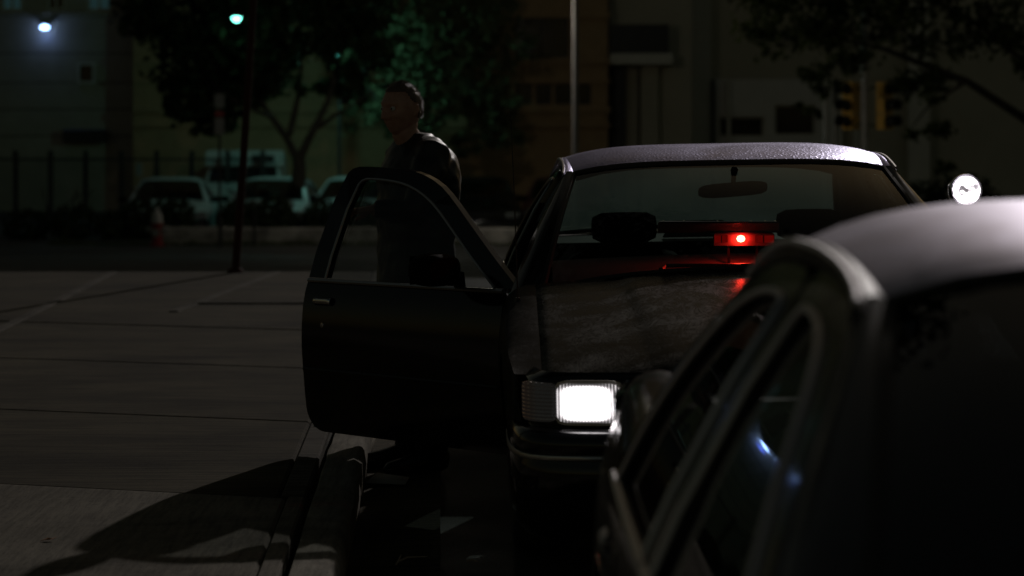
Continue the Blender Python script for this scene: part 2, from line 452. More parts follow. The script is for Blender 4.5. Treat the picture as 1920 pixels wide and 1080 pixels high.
def sweep(mb, prof, s0, s1, n, rear=False):
    def fn(u, v):
        p, nn = plan_at(u); o, z = prof[v]; q = p + nn * (o * (.2 + .8 * abs(nn.y)) if o > 0 else o)
        return (q.x, 5.42 - q.y if rear else q.y, z)
    mb.grid(fn, lin(s0, s1, n), list(range(len(prof)))); return mb
def lamp_patch(mb, sc, hs, zc, hz, off, bulge, rear=False, n=7.0, back=.03):
    rings = [0, .3, .6, .8, .92, 1.0]; K = 40; vs = []; fs = []
    for r in rings + [1.0]:
        for k in range(K):
            th = 2 * math.pi * k / K; c, s_ = math.cos(th), math.sin(th)
            d = (abs(c) ** n + abs(s_) ** n) ** (-1 / n)
            p, nn = plan_at(sc + hs * r * d * c)
            o = off + bulge * (1 - r ** 3)
            if len(vs) >= len(rings) * K: o = off - back
            q = p + nn * o
            vs.append((q.x, 5.42 - q.y if rear else q.y, zc + hz * r * d * s_))
    for i in range(len(rings)):
        for k in range(K): fs.append((i * K + k, i * K + (k + 1) % K, (i + 1) * K + (k + 1) % K, (i + 1) * K + k))
    mb.add(vs, fs); return mb
DOME = [0.0]
def ws_pt(u, v):                               # windshield, u -1..1, v 0 base .. 1 header
    xb, xt = .80 * u, .646 * u
    yb = 1.36 + .25 * abs(u) ** 2.2; yt = 2.30 + .12 * abs(u) ** 2.2
    zb = .992 - .085 * abs(u) ** 2.5; zt = 1.372 - .038 * abs(u) ** 4 + DOME[0] * (1 - abs(u) ** 6)
    bl = .035 * math.sin(math.pi * v)
    return (xb + (xt - xb) * v, yb + (yt - yb) * v - bl * .4, zb + (zt - zb) * v + bl * .9)
def rw_pt(u, v):
    xb, xt = .70 * u, .605 * u
    yb = 4.50 - .14 * abs(u) ** 2.2; yt = 3.76 - .07 * abs(u) ** 2.2
    zb = 1.015 - .02 * abs(u) ** 2; zt = 1.335 - .03 * abs(u) ** 4 + DOME[0] * (1 - abs(u) ** 6)
    bl = .03 * math.sin(math.pi * v)
    return (xb + (xt - xb) * v, yb + (yt - yb) * v + bl * .4, zb + (zt - zb) * v + bl * .9)
def roof_pt(u, v):
    yf = 2.30 + .12 * abs(u) ** 2.2; yr = 3.76 - .07 * abs(u) ** 2.2; y = yf + (yr - yf) * v
    zc = 1.374 + .070 * math.sin(math.pi * (v ** .85)) ** .8 - .036 * v ** 5
    return (u * (.648 + .022 * math.sin(math.pi * v)), y, zc - .038 * abs(u) ** 4 - .012 * abs(u) ** 6 + DOME[0] * (1 - abs(u) ** 6))

def make_car(name, P):
    root = empty(name)
    pm, hm, rm = P['paint'], P.get('hood', P['paint']), P.get('roof', P['paint'])
    # hood
    def hf(u, v):
        x = u * (HW - .003); yf = .115 + .10 * abs(u) ** 2.6; yr = 1.40 + .20 * abs(u) ** 2.4; y = yf + (yr - yf) * v
        return (x, y, hood_z(x, y))
    us = sorted(set(lin(-1, 1, 41) + [-.62, -.61, -.59, -.58, -.57, -.56, -.55, .62, .61, .59, .58, .57, .56, .55]))
    hood = MB().grid(hf, us, [0, .01, .03, .06] + lin(.1, 1, 16)).build('hood', hm, root, solid=.012)
    # cowl
    MB().grid(lambda u, v: (u * .80, 1.36 + .235 * abs(u) ** 2.4 + .09 * v, .945 - .08 * abs(u) ** 2.4 - .0 * v), lin(-1, 1, 15), lin(0, 1, 3)).build('cowl', 'black_plastic', root)
    # fenders, doors, quarters
    def side_panel(nm, s, ya, yb, base, material, top='belt', ny=12, parent=root, off=(0, 0, 0)):
        mbp = MB(); nz = 12
        def fn(y, k):
            zb = arch(y, base); zt = zsh(y) - .035 if top != 'belt' else BELT - .004
            if k < nz:
                z = zb + (zt - zb) * k / (nz - 1); return (s * side_x(y, z), y, z)
            if top == 'hood':
                e = HW + .003; ze = hood_z(e, y) if y > .2 else hood_z(e, .2); t = (k - nz + 1) / 5
            else:
                e = .80 - .06 * max(0, (y - 4.9)); ze = zsh(y) + .062; t = (k - nz + 1) / 5
            x0 = side_x(y, zt); a = t * math.pi / 2
            return (s * (x0 + (e - x0) * (1 - math.cos(a))), y, zt + (ze - zt) * math.sin(a))
        mbp.grid(fn, yrange(ya, yb, ny), list(range(nz if top == 'belt' else nz + 6)))
        return mbp.build(nm, material, parent, off=off, solid=.0)
    for s in (-1, 1):
        f_ = side_panel('fender', s, .30, 1.695, .23, P.get('fender', pm), 'hood')
        q_ = side_panel('quarter_panel', s, 4.035, 5.30, .25, pm, 'deck')
        for fr, (ya, yb) in ((True, (1.70, 2.95)), (False, (2.96, 4.03))):
            GTOP[0] = .055 if (fr and P.get('open') == s) else .01
            hx = s * side_x(ya, .6); off = (hx, ya, 0)
            d = MB(); nz = 14
            def dfn(y, k):
                zb = arch(y, .235); r = .10
                if fr and y > yb - r: zb = max(zb, .235 + r - math.sqrt(max(r * r - (y - yb + r) ** 2, 0)))
                zt = BELT - .002; z = zb + (zt - zb) * k / (nz - 1)
                ins = .0
                return (s * side_x(y, z), y, z)
            yy = sorted(set(yrange(ya, yb, 14) + [yb - .1 * (1 - math.sin(q)) for q in lin(0, math.pi / 2, 7)]))
            d.grid(dfn, yy, list(range(nz)))
            door = d.build('door', pm, root, off=off, solid=.0)
            door.location = off
            # inner trim
            ti = MB(); ti.grid(lambda y, k: (s * (side_x(y, .24 + .62 * k / 7) - (.085 if 0 < k < 7 else .012)), y, max(arch(y, .245) + .004, .24) + (BELT - .01 - max(arch(y, .245) + .004, .24)) * k / 7), yrange(ya + .012, yb - .012, 9), list(range(8)))
            ti.build('inner_trim', 'black_vinyl', door, off=off)
            # window frame as a closed ring
            if fr:
                outer = [(1.63, BELT), (1.80, .985), (2.02, 1.115), (2.22, 1.225), (2.36, 1.292), (2.48, 1.330), (2.60, 1.347), (2.78, 1.353), (2.89, 1.354), (2.932, 1.32), (2.948, BELT)]
                inner = [(1.765, BELT), (1.93, .983), (2.11, 1.090), (2.29, 1.190), (2.42, 1.250), (2.53, 1.283), (2.62, 1.296), (2.72, 1.302), (2.79, 1.302), (2.818, 1.27), (2.832, BELT)]
            else:
                outer = [(2.965, BELT), (2.955, 1.30), (2.985, 1.345), (3.15, 1.347), (3.35, 1.338), (3.52, 1.31), (3.62, 1.26), (3.78, 1.15), (3.90, 1.04), (3.98, .95), (4.02, BELT)]
                inner = [(3.03, BELT), (3.02, 1.26), (3.045, 1.298), (3.16, 1.300), (3.33, 1.290), (3.47, 1.262), (3.56, 1.22), (3.69, 1.125), (3.79, 1.03), (3.86, .95), (3.90, BELT)]
            outer, inner = [[tuple(q) for q in chaikin([Vector(q) for q in L_], 1)] for L_ in (outer, inner)]
            n_o = len(outer)
            fm = MB()
            for i in range(n_o - 1):
                ring = []
                for (y, z) in (outer[i], outer[i + 1], inner[i + 1], inner[i]):
                    ring.append((s * gx(y, z), y, z))
                ring += [(p[0] - s * .03, p[1], p[2]) for p in ring]
                fm.add(ring, [(0, 1, 2, 3), (4, 7, 6, 5), (0, 4, 5, 1), (3, 2, 6, 7)])
            wf = fm.build('window_frame', pm, door, off=off, smooth=False)
            # bright moulding on the inner edge of the frame
            for path, rr in (([(s * (gx(y, z) + .003), y, z) for (y, z) in inner], P.get('trim_r', .006)),):
                MB().tube(path, rr, 6).build('window_moulding', P.get('trim', 'brushed_trim'), door, off=off)
            # glass
            gm = MB(); ya_, yb_ = inner[0][0], inner[-1][0]
            def gtop(y):
                zz_ = BELT
                for (p0, q0), (p1, q1) in zip(inner, inner[1:]):
                    if min(p0, p1) - 1e-9 <= y <= max(p0, p1) + 1e-9 and abs(p1 - p0) > 1e-6: zz_ = max(zz_, q0 + (q1 - q0) * (y - p0) / (p1 - p0))
                return max(zz_, BELT + .002)
            yl_, yh_ = min(p for p, q in inner) + .001, max(p for p, q in inner) - .001
            gm.grid(lambda y, k: (lambda z: (s * (gx(y, z) - .015), y, z))(BELT - .01 + (gtop(y) - BELT + .01) * k / 5), lin(yl_, yh_, 24), list(range(6)))
            gm.build('window_glass', P.get('side_glass', 'clear_glass') if fr else P.get('rear_side_glass', P.get('side_glass', 'clear_glass')), door, off=off)
            # belt moulding, handle, keyhole
            MB().tube([(s * (side_x(y, BELT - .012) + .006), y, BELT - .012 + .002) for y in lin(ya + .01, yb - .01, 10)], (.009), 6).build('belt_moulding', P.get('trim', 'brushed_trim'), door, off=off)
            hy = yb - (.14 if fr else .30)
            hb = MB(); hb.grid(lambda y, k: (s * (side_x(y, .79) + (.004, .016, .018, .016, .004)[k]), y, .772 + .009 * k), lin(hy - .055, hy + .055, 6), list(range(5)))
            hb.build('door_handle', P.get('trim', 'chrome'), door, off=off, solid=.003)
            MB().lathe([(.012, 0), (.011, .004), (.0, .005)], 12, 'x', (s * (side_x(hy, .70)), hy - .04 + .04, .69), Matrix.Diagonal((s, 1, 1)).to_3x3()).build('lock', 'chrome', door, off=off)
            # rub strip low on the door
            MB().tube([(s * (side_x(y, .50) + .004), y, .50) for y in lin(ya + .01, yb - (.01 if fr else .42), 8)], .008, 6).build('rub_strip', 'black_plastic', door, off=off)
            if fr and P.get('mirrors', True):
                mb_ = MB(); yc = 1.97; xo = side_x(yc, .86)
                rings = [(.0, .75), (.02, .95), (.06, 1.0), (.10, .97), (.115, .90)]
                K = 20; vs = []; fs = []
                for (dy, sc) in rings:
                    for k in range(K):
                        th = 2 * math.pi * k / K; c, s2 = math.cos(th), math.sin(th); dd = (abs(c) ** 2.7 + abs(s2) ** 2.7) ** (-1 / 2.7)
                        vs.append((s * (xo + .125 + .104 * sc * dd * c), yc - .06 + dy, .955 + .066 * sc * dd * s2))
                for i in range(len(rings) - 1):
                    for k in range(K): fs.append((i * K + k, i * K + (k + 1) % K, (i + 1) * K + (k + 1) % K, (i + 1) * K + k))
                fs.append(tuple(range(K))); mb_.add(vs, fs)
                mb_.add([vs_ for vs_ in [(s * (xo - .01), yc - .03, .88), (s * (xo + .07), yc - .03, .90), (s * (xo + .07), yc + .03, .90), (s * (xo - .01), yc + .03, .88), (s * (xo - .01), yc - .02, .94), (s * (xo + .07), yc - .03, .96), (s * (xo + .07), yc + .03, .96), (s * (xo - .01), yc + .02, .94)]],
                        [(0, 1, 2, 3), (4, 5, 6, 7), (0, 1, 5, 4), (2, 3, 7, 6), (0, 3, 7, 4)])
                mir = mb_.build('door_mirror', 'mirror_housing', door, off=off)
                gl = MB(); gl.add([(s * (xo + .125 + .088 * a), yc + .052, .955 + .056 * b_) for a, b_ in ((-1, -1), (1, -1), (1, 1), (-1, 1))], [(0, 1, 2, 3)])
                # children of the door are the deepest level: the mirror glass is a sibling
                gl.build('mirror_glass', 'mirror_glass', door, off=off)
            GTOP[0] = .01
            if fr and P.get('open') == s: door.rotation_euler = (0, 0, R(P['open_angle']) * -s)
    # rocker sills, floor, bulkheads
    for s in (-1, 1):
        MB().grid(lambda y, k: (s * (side_x(y, .2) - (.0, .03, .12, .12)[k]), y, (.228, .17, .17, .26)[k]), lin(1.45, 3.57, 8), list(range(4))).build('sill', pm, root)
        # A pillar
        def ap(u, v):
            a = Vector(ws_pt(s, v)); yq = 1.63 + (2.40 - 1.63) * v; zq = BELT + (1.318 - BELT) * v
            b_ = Vector((s * (gx(yq, zq) - .006), yq, zq)); q = a.lerp(b_, u); q += Vector((s * .012, -.004, .012)) * math.sin(math.pi * u); return q
        MB().grid(ap, lin(0, 1, 5), lin(-.04, 1.02, 10)).build('windshield_pillar', pm, root)
        # roof rail above the doors
        tab = [(2.38, 1.318), (2.48, 1.338), (2.60, 1.352), (2.78, 1.357), (3.15, 1.352), (3.35, 1.343), (3.52, 1.315), (3.62, 1.265)]
        def rail(u, v):
            y = 2.38 + 1.30 * v; z = interp(tab, y); o_ = Vector((s * (gx(y, z) + .004), y, z)); vv = (y - 2.42) / (3.69 - 2.42)
            i_ = Vector(roof_pt(s, min(max(vv, 0), 1))); q = o_.lerp(i_, u); q += Vector((s * .010, 0, .012)) * math.sin(math.pi * u); return q
        MB().grid(rail, lin(0, 1, 6), lin(0, .96, 16)).build('roof_rail', P.get('rail', rm), root)
        MB().tube([Vector(rail(.42, v)) + Vector((s * .005, 0, .005)) for v in lin(0, .96, 16)], P.get('trim_r', .006), 6).build('drip_moulding', P.get('trim', 'brushed_trim'), root)
        def cp(u, v):
            zq = BELT + .04 + (1.335 - BELT - .04) * v; yq = interp([(.92, 4.0), (.95, 3.98), (1.04, 3.90), (1.15, 3.78), (1.26, 3.62), (1.335, 3.50)], zq)
            o_ = Vector((s * gx(yq, zq), yq, zq)); i_ = Vector(rw_pt(s, v)); q = o_.lerp(i_, u); q += Vector((s * .03, .01, .01)) * math.sin(math.pi * u); return q
        MB().grid(cp, lin(0, 1, 7), lin(0, 1, 10)).build('rear_pillar', pm, root)
    MB().grid(lambda u, v: roof_pt(u, v), lin(-1, 1, 25), lin(0, 1, 21)).build('roof', rm, root, solid=.0)
    MB().grid(lambda u, v: (lambda p: (p[0] * .985, p[1], p[2] - .02))(roof_pt(u, v)), lin(-1, 1, 13), lin(.0, 1, 9)).build('headliner', 'seat_cloth', root)
    MB().grid(ws_pt, lin(-1, 1, 21), lin(0, 1, 12)).build('windshield', P.get('ws_glass', 'windshield_glass'), root)
    MB().grid(rw_pt, lin(-1, 1, 21), lin(0, 1, 12)).build('rear_window', P.get('rw_glass', 'clear_glass'), root)
    # black borders of the glass
    for fn_, nm in ((ws_pt, 'windshield_gasket'), (rw_pt, 'rear_window_gasket')):
        loop = [fn_(u, 0) for u in lin(-1, 1, 15)] + [fn_(1, v) for v in lin(0, 1, 8)[1:]] + [fn_(u, 1) for u in lin(1, -1, 15)[1:]] + [fn_(-1, v) for v in lin(1, 0, 8)[1:]]
        MB().tube(loop, .013, 6).build(nm, 'black_plastic', root)
    MB().grid(lambda u, v: (u * (.79 - .03 * v), 4.44 + .07 * (1 - abs(u) ** 2) + (.84 - .07 * (1 - abs(u) ** 2)) * v, zsh(4.44 + .84 * v) + .064 + .035 * (1 - abs(u) ** 2.4) - .012 * v), lin(-1, 1, 15), lin(0, 1, 9)).build('trunk_lid', pm, root)
    MB().box(-.86, .86, .45, 5.0, .20, .26).build('floor_pan', 'black_plastic', root, smooth=False)
    MB().box(-.80, .80, 1.30, 1.36, .26, .90).build('firewall', 'black_plastic', root, smooth=False)
    MB().box(-.80, .80, 4.42, 4.46, .26, .98).build('rear_bulkhead', 'black_plastic', root, smooth=False)
    # bumpers and fascias
    for rear in (False, True):
        sw = lambda prof, s0=0, s1=AL, n=60: sweep(MB(), prof, s0, s1, n, rear)
        bm_ = sw([(-.05, .562), (.0, .556), (.03, .545), (.045, .525), (.048, .50), (.043, .478), (.043, .455), (.050, .44), (.052, .40), (.046, .34), (.030, .28), (.004, .225), (-.03, .19), (-.08, .185)]).build('bumper', P.get('lower', pm), root)
        sw([(.042, .476), (.055, .474), (.058, .466), (.055, .458), (.042, .456)]).build('bumper_strip', P.get('trim', 'brushed_trim'), root)
        top = .735 if not rear else .945
        sc0 = plan_s(-.93) if not rear else 0.02
        lw = P.get('lower', pm)
        sw([(-.075 if not rear else -.06, top), (-.035, top - .02), (-.028, .70), (-.024, .60), (-.03, .556)], .25, AL - .25).build('nose_panel' if not rear else 'tail_panel', lw, root)
        for s in (-1, 1):
            a, b_ = plan_s(-.905), plan_s(-.803); a2, b2 = plan_s(-.79), plan_s(-.585)
            if s == 1: a, b_ = AL - b_, AL - a; a2, b2 = AL - b2, AL - a2
            if rear:
                lamp_patch(MB(), (a + b2) / 2 if s == -1 else (a2 + b_) / 2, abs(b2 - a) / 2 if s == -1 else abs(b_ - a2) / 2, .72, .085, -.012, .01, True).build('tail_lamp', 'tail_red', root)
                continue
            hl = P.get('lit') and s == P.get('lit_side', s)
            sg = lamp_patch(MB(), (a + b_) / 2, (b_ - a) / 2 + .012, .640, .064, -.008, .008).build('turn_signal', P.get('signal', 'headlamp_off'), root)
            lamp_patch(MB(), (a2 + b2) / 2, (b2 - a2) / 2 + .012, .640, .074, -.016, .0).build('headlamp_bezel', 'brushed_trim' if P.get('lit') else 'black_plastic', root)
            lamp_patch(MB(), (a2 + b2) / 2, (b2 - a2) / 2, .640, .064, -.004, .008).build('headlamp', P['lit'] if hl else 'headlamp_off', root)
    # grille: frame and bars
    fr_ = MB(); zz = (.575, .705)
    gr = sweep(MB(), [(-.035, .57), (-.018, .57), (-.012, .578), (-.018, .586), (-.035, .586)], plan_s(-.56), plan_s(.56), 30)
    sweep(gr, [(-.035, .70), (-.018, .70), (-.012, .708), (-.018, .716), (-.035, .716)], plan_s(-.56), plan_s(.56), 30)
    for x in lin(-.55, .55, 15): gr.box(x - .003, x + .003, plan_at(plan_s(x))[0].y + .012, plan_at(plan_s(x))[0].y + .03, .585, .702)
    for z in (.614, .643, .672): sweep(gr, [(-.03, z - .003), (-.015, z - .003), (-.015, z + .003), (-.03, z + .003)], plan_s(-.55), plan_s(.55), 20)
    gr.build('grille', 'black_plastic' if 'lower' in P else 'chrome', root, smooth=False)
    # wheels
    for y in (WF, WR):
        for s in (-1, 1):
            wx = s * .825
            t = MB().lathe([(.20, -.10), (.29, -.112), (.325, -.105), (.342, -.085), (.345, -.05), (.345, .05), (.342, .085), (.325, .105), (.29, .112), (.20, .10)], 36, 'x', (0, 0, 0))
            tyre = t.build('wheel', 'rubber', root); tyre.location = (wx, y, .345)
            r_ = MB().lathe([(.0, s * .075), (.05, s * .085), (.06, s * .07), (.13, s * .06), (.175, s * .075), (.195, s * .10), (.205, s * .098), (.205, -s * .09)], 30, 'x', (0, 0, 0))
            r_.build('rim', 'rim_metal', tyre)
        MB().box(-.70, .70, y - .36, y + .36, .30, .68).build('wheel_housing', 'black_plastic', root, smooth=False)
    # interior
    d = MB(); d.grid(lambda u, v: (u * .76, (1.50, 1.62, 1.86, 1.93, 1.95, 1.92)[v] + .06 * u * u, (.90, .975, 1.022, 1.015, .93, .62)[v] - .02 * u * u), lin(-1, 1, 11), list(range(6))).build('dashboard', 'dash_vinyl', root)
    stw = MB(); cs = Vector((.38, 2.12, .90)); ax = Vector((0, -.85, .5)).normalized(); e1 = Vector((1, 0, 0)); e2 = ax.cross(e1)
    stw.tube([cs + (e1 * math.cos(t) + e2 * math.sin(t)) * .19 for t in lin(0, 2 * math.pi, 30)], .014, 8, False)
    stw.tube([cs - e1 * .18, cs, cs + e1 * .18], .02, 8); stw.tube([cs, cs + Vector((0, -.3, -.12))], .03, 8)
    stw.build('steering_wheel', 'black_plastic', root)
    def seat(x0, x1, yb, zt, zc=.40, dy=.50):
        b = MB(); xm = (x0 + x1) / 2; hw = (x1 - x0) / 2
        prof = [(0, .30), (.0, .40), (.04, .45), (dy * .5, .43), (dy, .41), (dy + .05, .52), (dy + .13, zt - .08), (dy + .15, zt - .02), (dy + .19, zt), (dy + .24, zt - .02), (dy + .26, zt - .1), (dy + .20, .30)]
        def fn(u, v):
            y, z = prof[v]; e = 1 - abs(u) ** 6 * .08; return (xm + hw * u, yb + y, .3 + (z - .3) * e)
        b.grid(fn, lin(-1, 1, 11), list(range(len(prof))))
        for u in (-1, 1): b.add([fn(u, k) for k in range(len(prof))], [tuple(range(len(prof)))])
        return b
    for s in (-1, 1):
        st = seat(s * .41 - .27, s * .41 + .27, 2.42, .98).build('front_seat', 'seat_cloth', root)
        hr = MB(); K = 20
        for_r = [(.0, .86), (.015, .97), (.05, 1), (.085, .97), (.10, .86)]; vs = []; fs = []
        for (dy, sc) in for_r:
            for k in range(K):
                th = 2 * math.pi * k / K; c, s2 = math.cos(th), math.sin(th); dd = (abs(c) ** 5 + abs(s2) ** 5) ** -.2
                vs.append((s * .41 + .145 * sc * dd * c, 3.05 + dy, 1.075 + .068 * sc * dd * s2))
        for i in range(4):
            for k in range(K): fs.append((i * K + k, i * K + (k + 1) % K, (i + 1) * K + (k + 1) % K, (i + 1) * K + k))
        fs += [tuple(range(K)), tuple(4 * K + k for k in range(K))]
        hr.add(vs, fs); hr.box(s * .41 - .06, s * .41 - .045, 3.09, 3.105, .93, 1.03); hr.box(s * .41 + .045, s * .41 + .06, 3.09, 3.105, .93, 1.03)
        hr.build('head_restraint', 'seat_cloth', root)
    seat(-.68, .68, 3.45, .93).build('rear_seat', 'seat_cloth', root)
    MB().grid(lambda u, v: (u * .72, 3.98 + .46 * v, .965 + .02 * v), lin(-1, 1, 5), lin(0, 1, 4)).build('parcel_shelf', P.get('shelf', 'black_vinyl'), root)
    mi = MB(); K = 24; vs = []; fs = []
    for (dy, sc) in ((0, .8), (.012, .97), (.03, 1), (.042, .98)):
        for k in range(K):
            th = 2 * math.pi * k / K; c, s2 = math.cos(th), math.sin(th); dd = (abs(c) ** 4 + abs(s2) ** 4) ** -.25
            vs.append((.143 * sc * dd * c, 2.23 + dy, 1.262 + .03 * sc * dd * s2 + .01 * c))
    for i in range(3):
        for k in range(K): fs.append((i * K + k, i * K + (k + 1) % K, (i + 1) * K + (k + 1) % K, (i + 1) * K + k))
    fs += [tuple(range(K)), tuple(3 * K + k for k in range(K))]
    mi.add(vs, fs); mi.tube([(0, 2.245, 1.28), (0, 2.20, 1.325), (0, 2.17, 1.345)], [.009, .011, .016], 8)
    mi.build('rear_view_mirror', 'mirror_housing', root)
    return root

# ------------------------------------------------------------------ lamp materials of the lit car
def headlamp_material():
    m = bpy.data.materials.new('headlamp_lit'); m.use_nodes = True; n = m.node_tree.nodes; l = m.node_tree.links
    b = n['Principled BSDF']; b.inputs['Base Color'].default_value = (.5, .5, .52, 1); b.inputs['Roughness'].default_value = .15
    tc = n.new('ShaderNodeTexCoord'); sx = n.new('ShaderNodeSeparateXYZ'); l.new(tc.outputs['Generated'], sx.inputs[0])
    def mth(op, a, c=None, d=None):
        q = n.new('ShaderNodeMath'); q.operation = op
        for i, v in enumerate((a, c, d)):
            if v is None: continue
            if isinstance(v, (int, float)): q.inputs[i].default_value = v
            else: l.new(v, q.inputs[i])
        return q.outputs[0]
    u = mth('ABSOLUTE', mth('SUBTRACT', sx.outputs[0], .46)); v = mth('ABSOLUTE', mth('SUBTRACT', sx.outputs[2], .5))
    eu = mth('POWER', mth('MULTIPLY', u, 2.05), 3.0); ev = mth('POWER', mth('MULTIPLY', v, 2.0), 6.0)
    fall = mth('MAXIMUM', mth('SUBTRACT', 1.0, mth('ADD', eu, ev)), 0.0)
    fl = mth('MULTIPLY_ADD', mth('SINE', mth('MULTIPLY', sx.outputs[0], 125.0)), .5, .5)
    amp = mth('MULTIPLY', mth('POWER', fall, 3.0), 12.0)
    nzx = n.new('ShaderNodeTexNoise'); nzx.inputs['Scale'].default_value = 9; l.new(tc.outputs['Generated'], nzx.inputs['Vector'])
    amp = mth('MULTIPLY', amp, mth('MULTIPLY_ADD', fl, .55, mth('MULTIPLY', nzx.outputs['Fac'], .9)))
    edge = mth('MULTIPLY', mth('POWER', fl, 2.0), mth('MULTIPLY', mth('MINIMUM', eu, 1.0), 1.1))
    tot = mth('ADD', amp, mth('ADD', edge, .04))
    # dark bulb cap in the middle of the lens
    du = mth('MULTIPLY', mth('SUBTRACT', sx.outputs[0], .46), 14.0); dv = mth('MULTIPLY', mth('SUBTRACT', sx.outputs[2], .52), 8.0)
    r = mth('ADD', mth('MULTIPLY', du, du), mth('MULTIPLY', dv, dv)); cap = mth('MULTIPLY_ADD', mth('LESS_THAN', mth('ADD', r, mth('MULTIPLY', fl, .25)), .55), -.80, 1.0)
    l.new(mth('MULTIPLY', tot, cap), b.inputs['Emission Strength']); b.inputs['Emission Color'].default_value = (1.0, .93, .95, 1)
    M['headlamp_lit'] = m
headlamp_material()
m = mat('signal_lens', (.5, .44, .36), .22, metal=.6, emit=(1, .9, .8), estr=.005); n_, l_, b_ = nodes(m)  # faint emission brightens the lens in place of headlight spill
tc = n_.new('ShaderNodeTexCoord'); sx = n_.new('ShaderNodeSeparateXYZ'); l_.new(tc.outputs['Generated'], sx.inputs[0])
l_.new(ramp(m, sx.outputs[0], [(.0, (.34, .10, .02)), (.22, (.22, .12, .06)), (.4, (.22, .22, .23))]), b_.inputs['Base Color'])
wv = n_.new('ShaderNodeTexWave'); wv.inputs['Scale'].default_value = 3.2; wv.bands_direction = 'Z'; l_.new(tc.outputs['Generated'], wv.inputs['Vector'])
wv2 = n_.new('ShaderNodeTexWave'); wv2.inputs['Scale'].default_value = 2.2; wv2.bands_direction = 'X'; l_.new(tc.outputs['Generated'], wv2.inputs['Vector'])
ad = n_.new('ShaderNodeMath'); l_.new(wv.outputs['Fac'], ad.inputs[0]); l_.new(wv2.outputs['Fac'], ad.inputs[1]); bump(m, ad.outputs[0], .5, .006)

# ------------------------------------------------------------------ the black sedan with its door open
CX, CY = .945, 8.50
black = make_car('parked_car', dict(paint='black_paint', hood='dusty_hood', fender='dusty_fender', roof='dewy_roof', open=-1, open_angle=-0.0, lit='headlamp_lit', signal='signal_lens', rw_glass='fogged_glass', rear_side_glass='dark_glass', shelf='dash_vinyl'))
black.location = (CX, CY, 0.008); black.rotation_euler = (0, R(-1.0), R(.35))
tag(black, 'black unmarked sedan with lit headlight, red dash light and its kerbside door open', 'car')
for d in children(black):
    if d.name.startswith('door') and d.location.x < 0 and d.location.y < 2:
        d.rotation_euler = (0, R(.6), R(42)); d.location.z += .022; d['label'] = 'black front door swung open over the kerb'
MB().tube([(-.90, 1.33, .86), (-.90, 1.33, .90)], [.014, .008], 8).tube([(-.90, 1.33, .90), (-.905, 1.34, 1.25), (-.915, 1.36, 1.62)], [.003, .0025, .0015], 6).build('antenna', 'black_plastic', black)
for s in (-.35, .2): MB().tube([(s, 1.46, .985), (s + .02, 1.50, 1.0), (s + .36, 1.55, 1.005 - .03 * abs(s))], [.012, .008, .006], 6).build('wiper', 'black_plastic', black)
# pillar spotlight on the driver's side
spot = MB(); sm_ = Matrix.Rotation(R(10), 3, 'Z') @ Matrix.Rotation(R(-4), 3, 'X'); so = (.875, 1.78, 1.258)
spot.lathe([(.064, -.012), (.067, .0), (.066, .02), (.058, .06), (.035, .10), (.012, .118), (0, .12)], 32, 'y', so, sm_, cap=False)
spot.tube([(.875, 1.88, 1.235), (.875, 1.90, 1.12), (.83, 1.93, 1.05)], [.014, .012, .012], 8)
spo = spot.build('spotlight', 'chrome', black)
m = bpy.data.materials.new('spot_bowl_glints'); m.use_nodes = True; n_ = m.node_tree.nodes; l_ = m.node_tree.links; b_ = n_['Principled BSDF']  # noise-patterned emission paints bright reflections into the bowl
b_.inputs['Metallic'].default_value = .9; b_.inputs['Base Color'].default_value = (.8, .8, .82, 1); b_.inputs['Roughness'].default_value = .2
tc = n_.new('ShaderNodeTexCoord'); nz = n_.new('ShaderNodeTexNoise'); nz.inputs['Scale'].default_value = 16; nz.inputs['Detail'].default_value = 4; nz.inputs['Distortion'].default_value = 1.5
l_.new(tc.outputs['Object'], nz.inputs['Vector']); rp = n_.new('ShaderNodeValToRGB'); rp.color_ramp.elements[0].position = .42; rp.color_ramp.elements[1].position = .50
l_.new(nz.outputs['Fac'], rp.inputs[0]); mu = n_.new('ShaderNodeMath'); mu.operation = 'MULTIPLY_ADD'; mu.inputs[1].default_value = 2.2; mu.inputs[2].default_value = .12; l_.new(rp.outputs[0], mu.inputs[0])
l_.new(mu.outputs[0], b_.inputs['Emission Strength']); b_.inputs['Emission Color'].default_value = (1.0, .9, .97, 1); M['spot_bowl_glints'] = m
MB().lathe([(.057, -.008), (.05, .005), (.03, .03), (0, .04)], 28, 'y', so, sm_, cap=False).build('spotlight_reflector', 'spot_bowl_glints', spo)
MB().lathe([(.062, -.010), (.045, -.022), (.02, -.028), (0, -.029)], 28, 'y', so, sm_, cap=False).build('spotlight_lens', 'lens_glass', spo)
# brake lamp housing on the shelf
MB().grid(lambda u, v: (u * (.175 - .055 * (v > 1)), (4.12, 4.10, 4.16, 4.28)[v], (.975, .985, 1.055, 1.05)[v]), lin(-1, 1, 7), list(range(4))).build('shelf_lamp_housing', 'black_plastic', black)

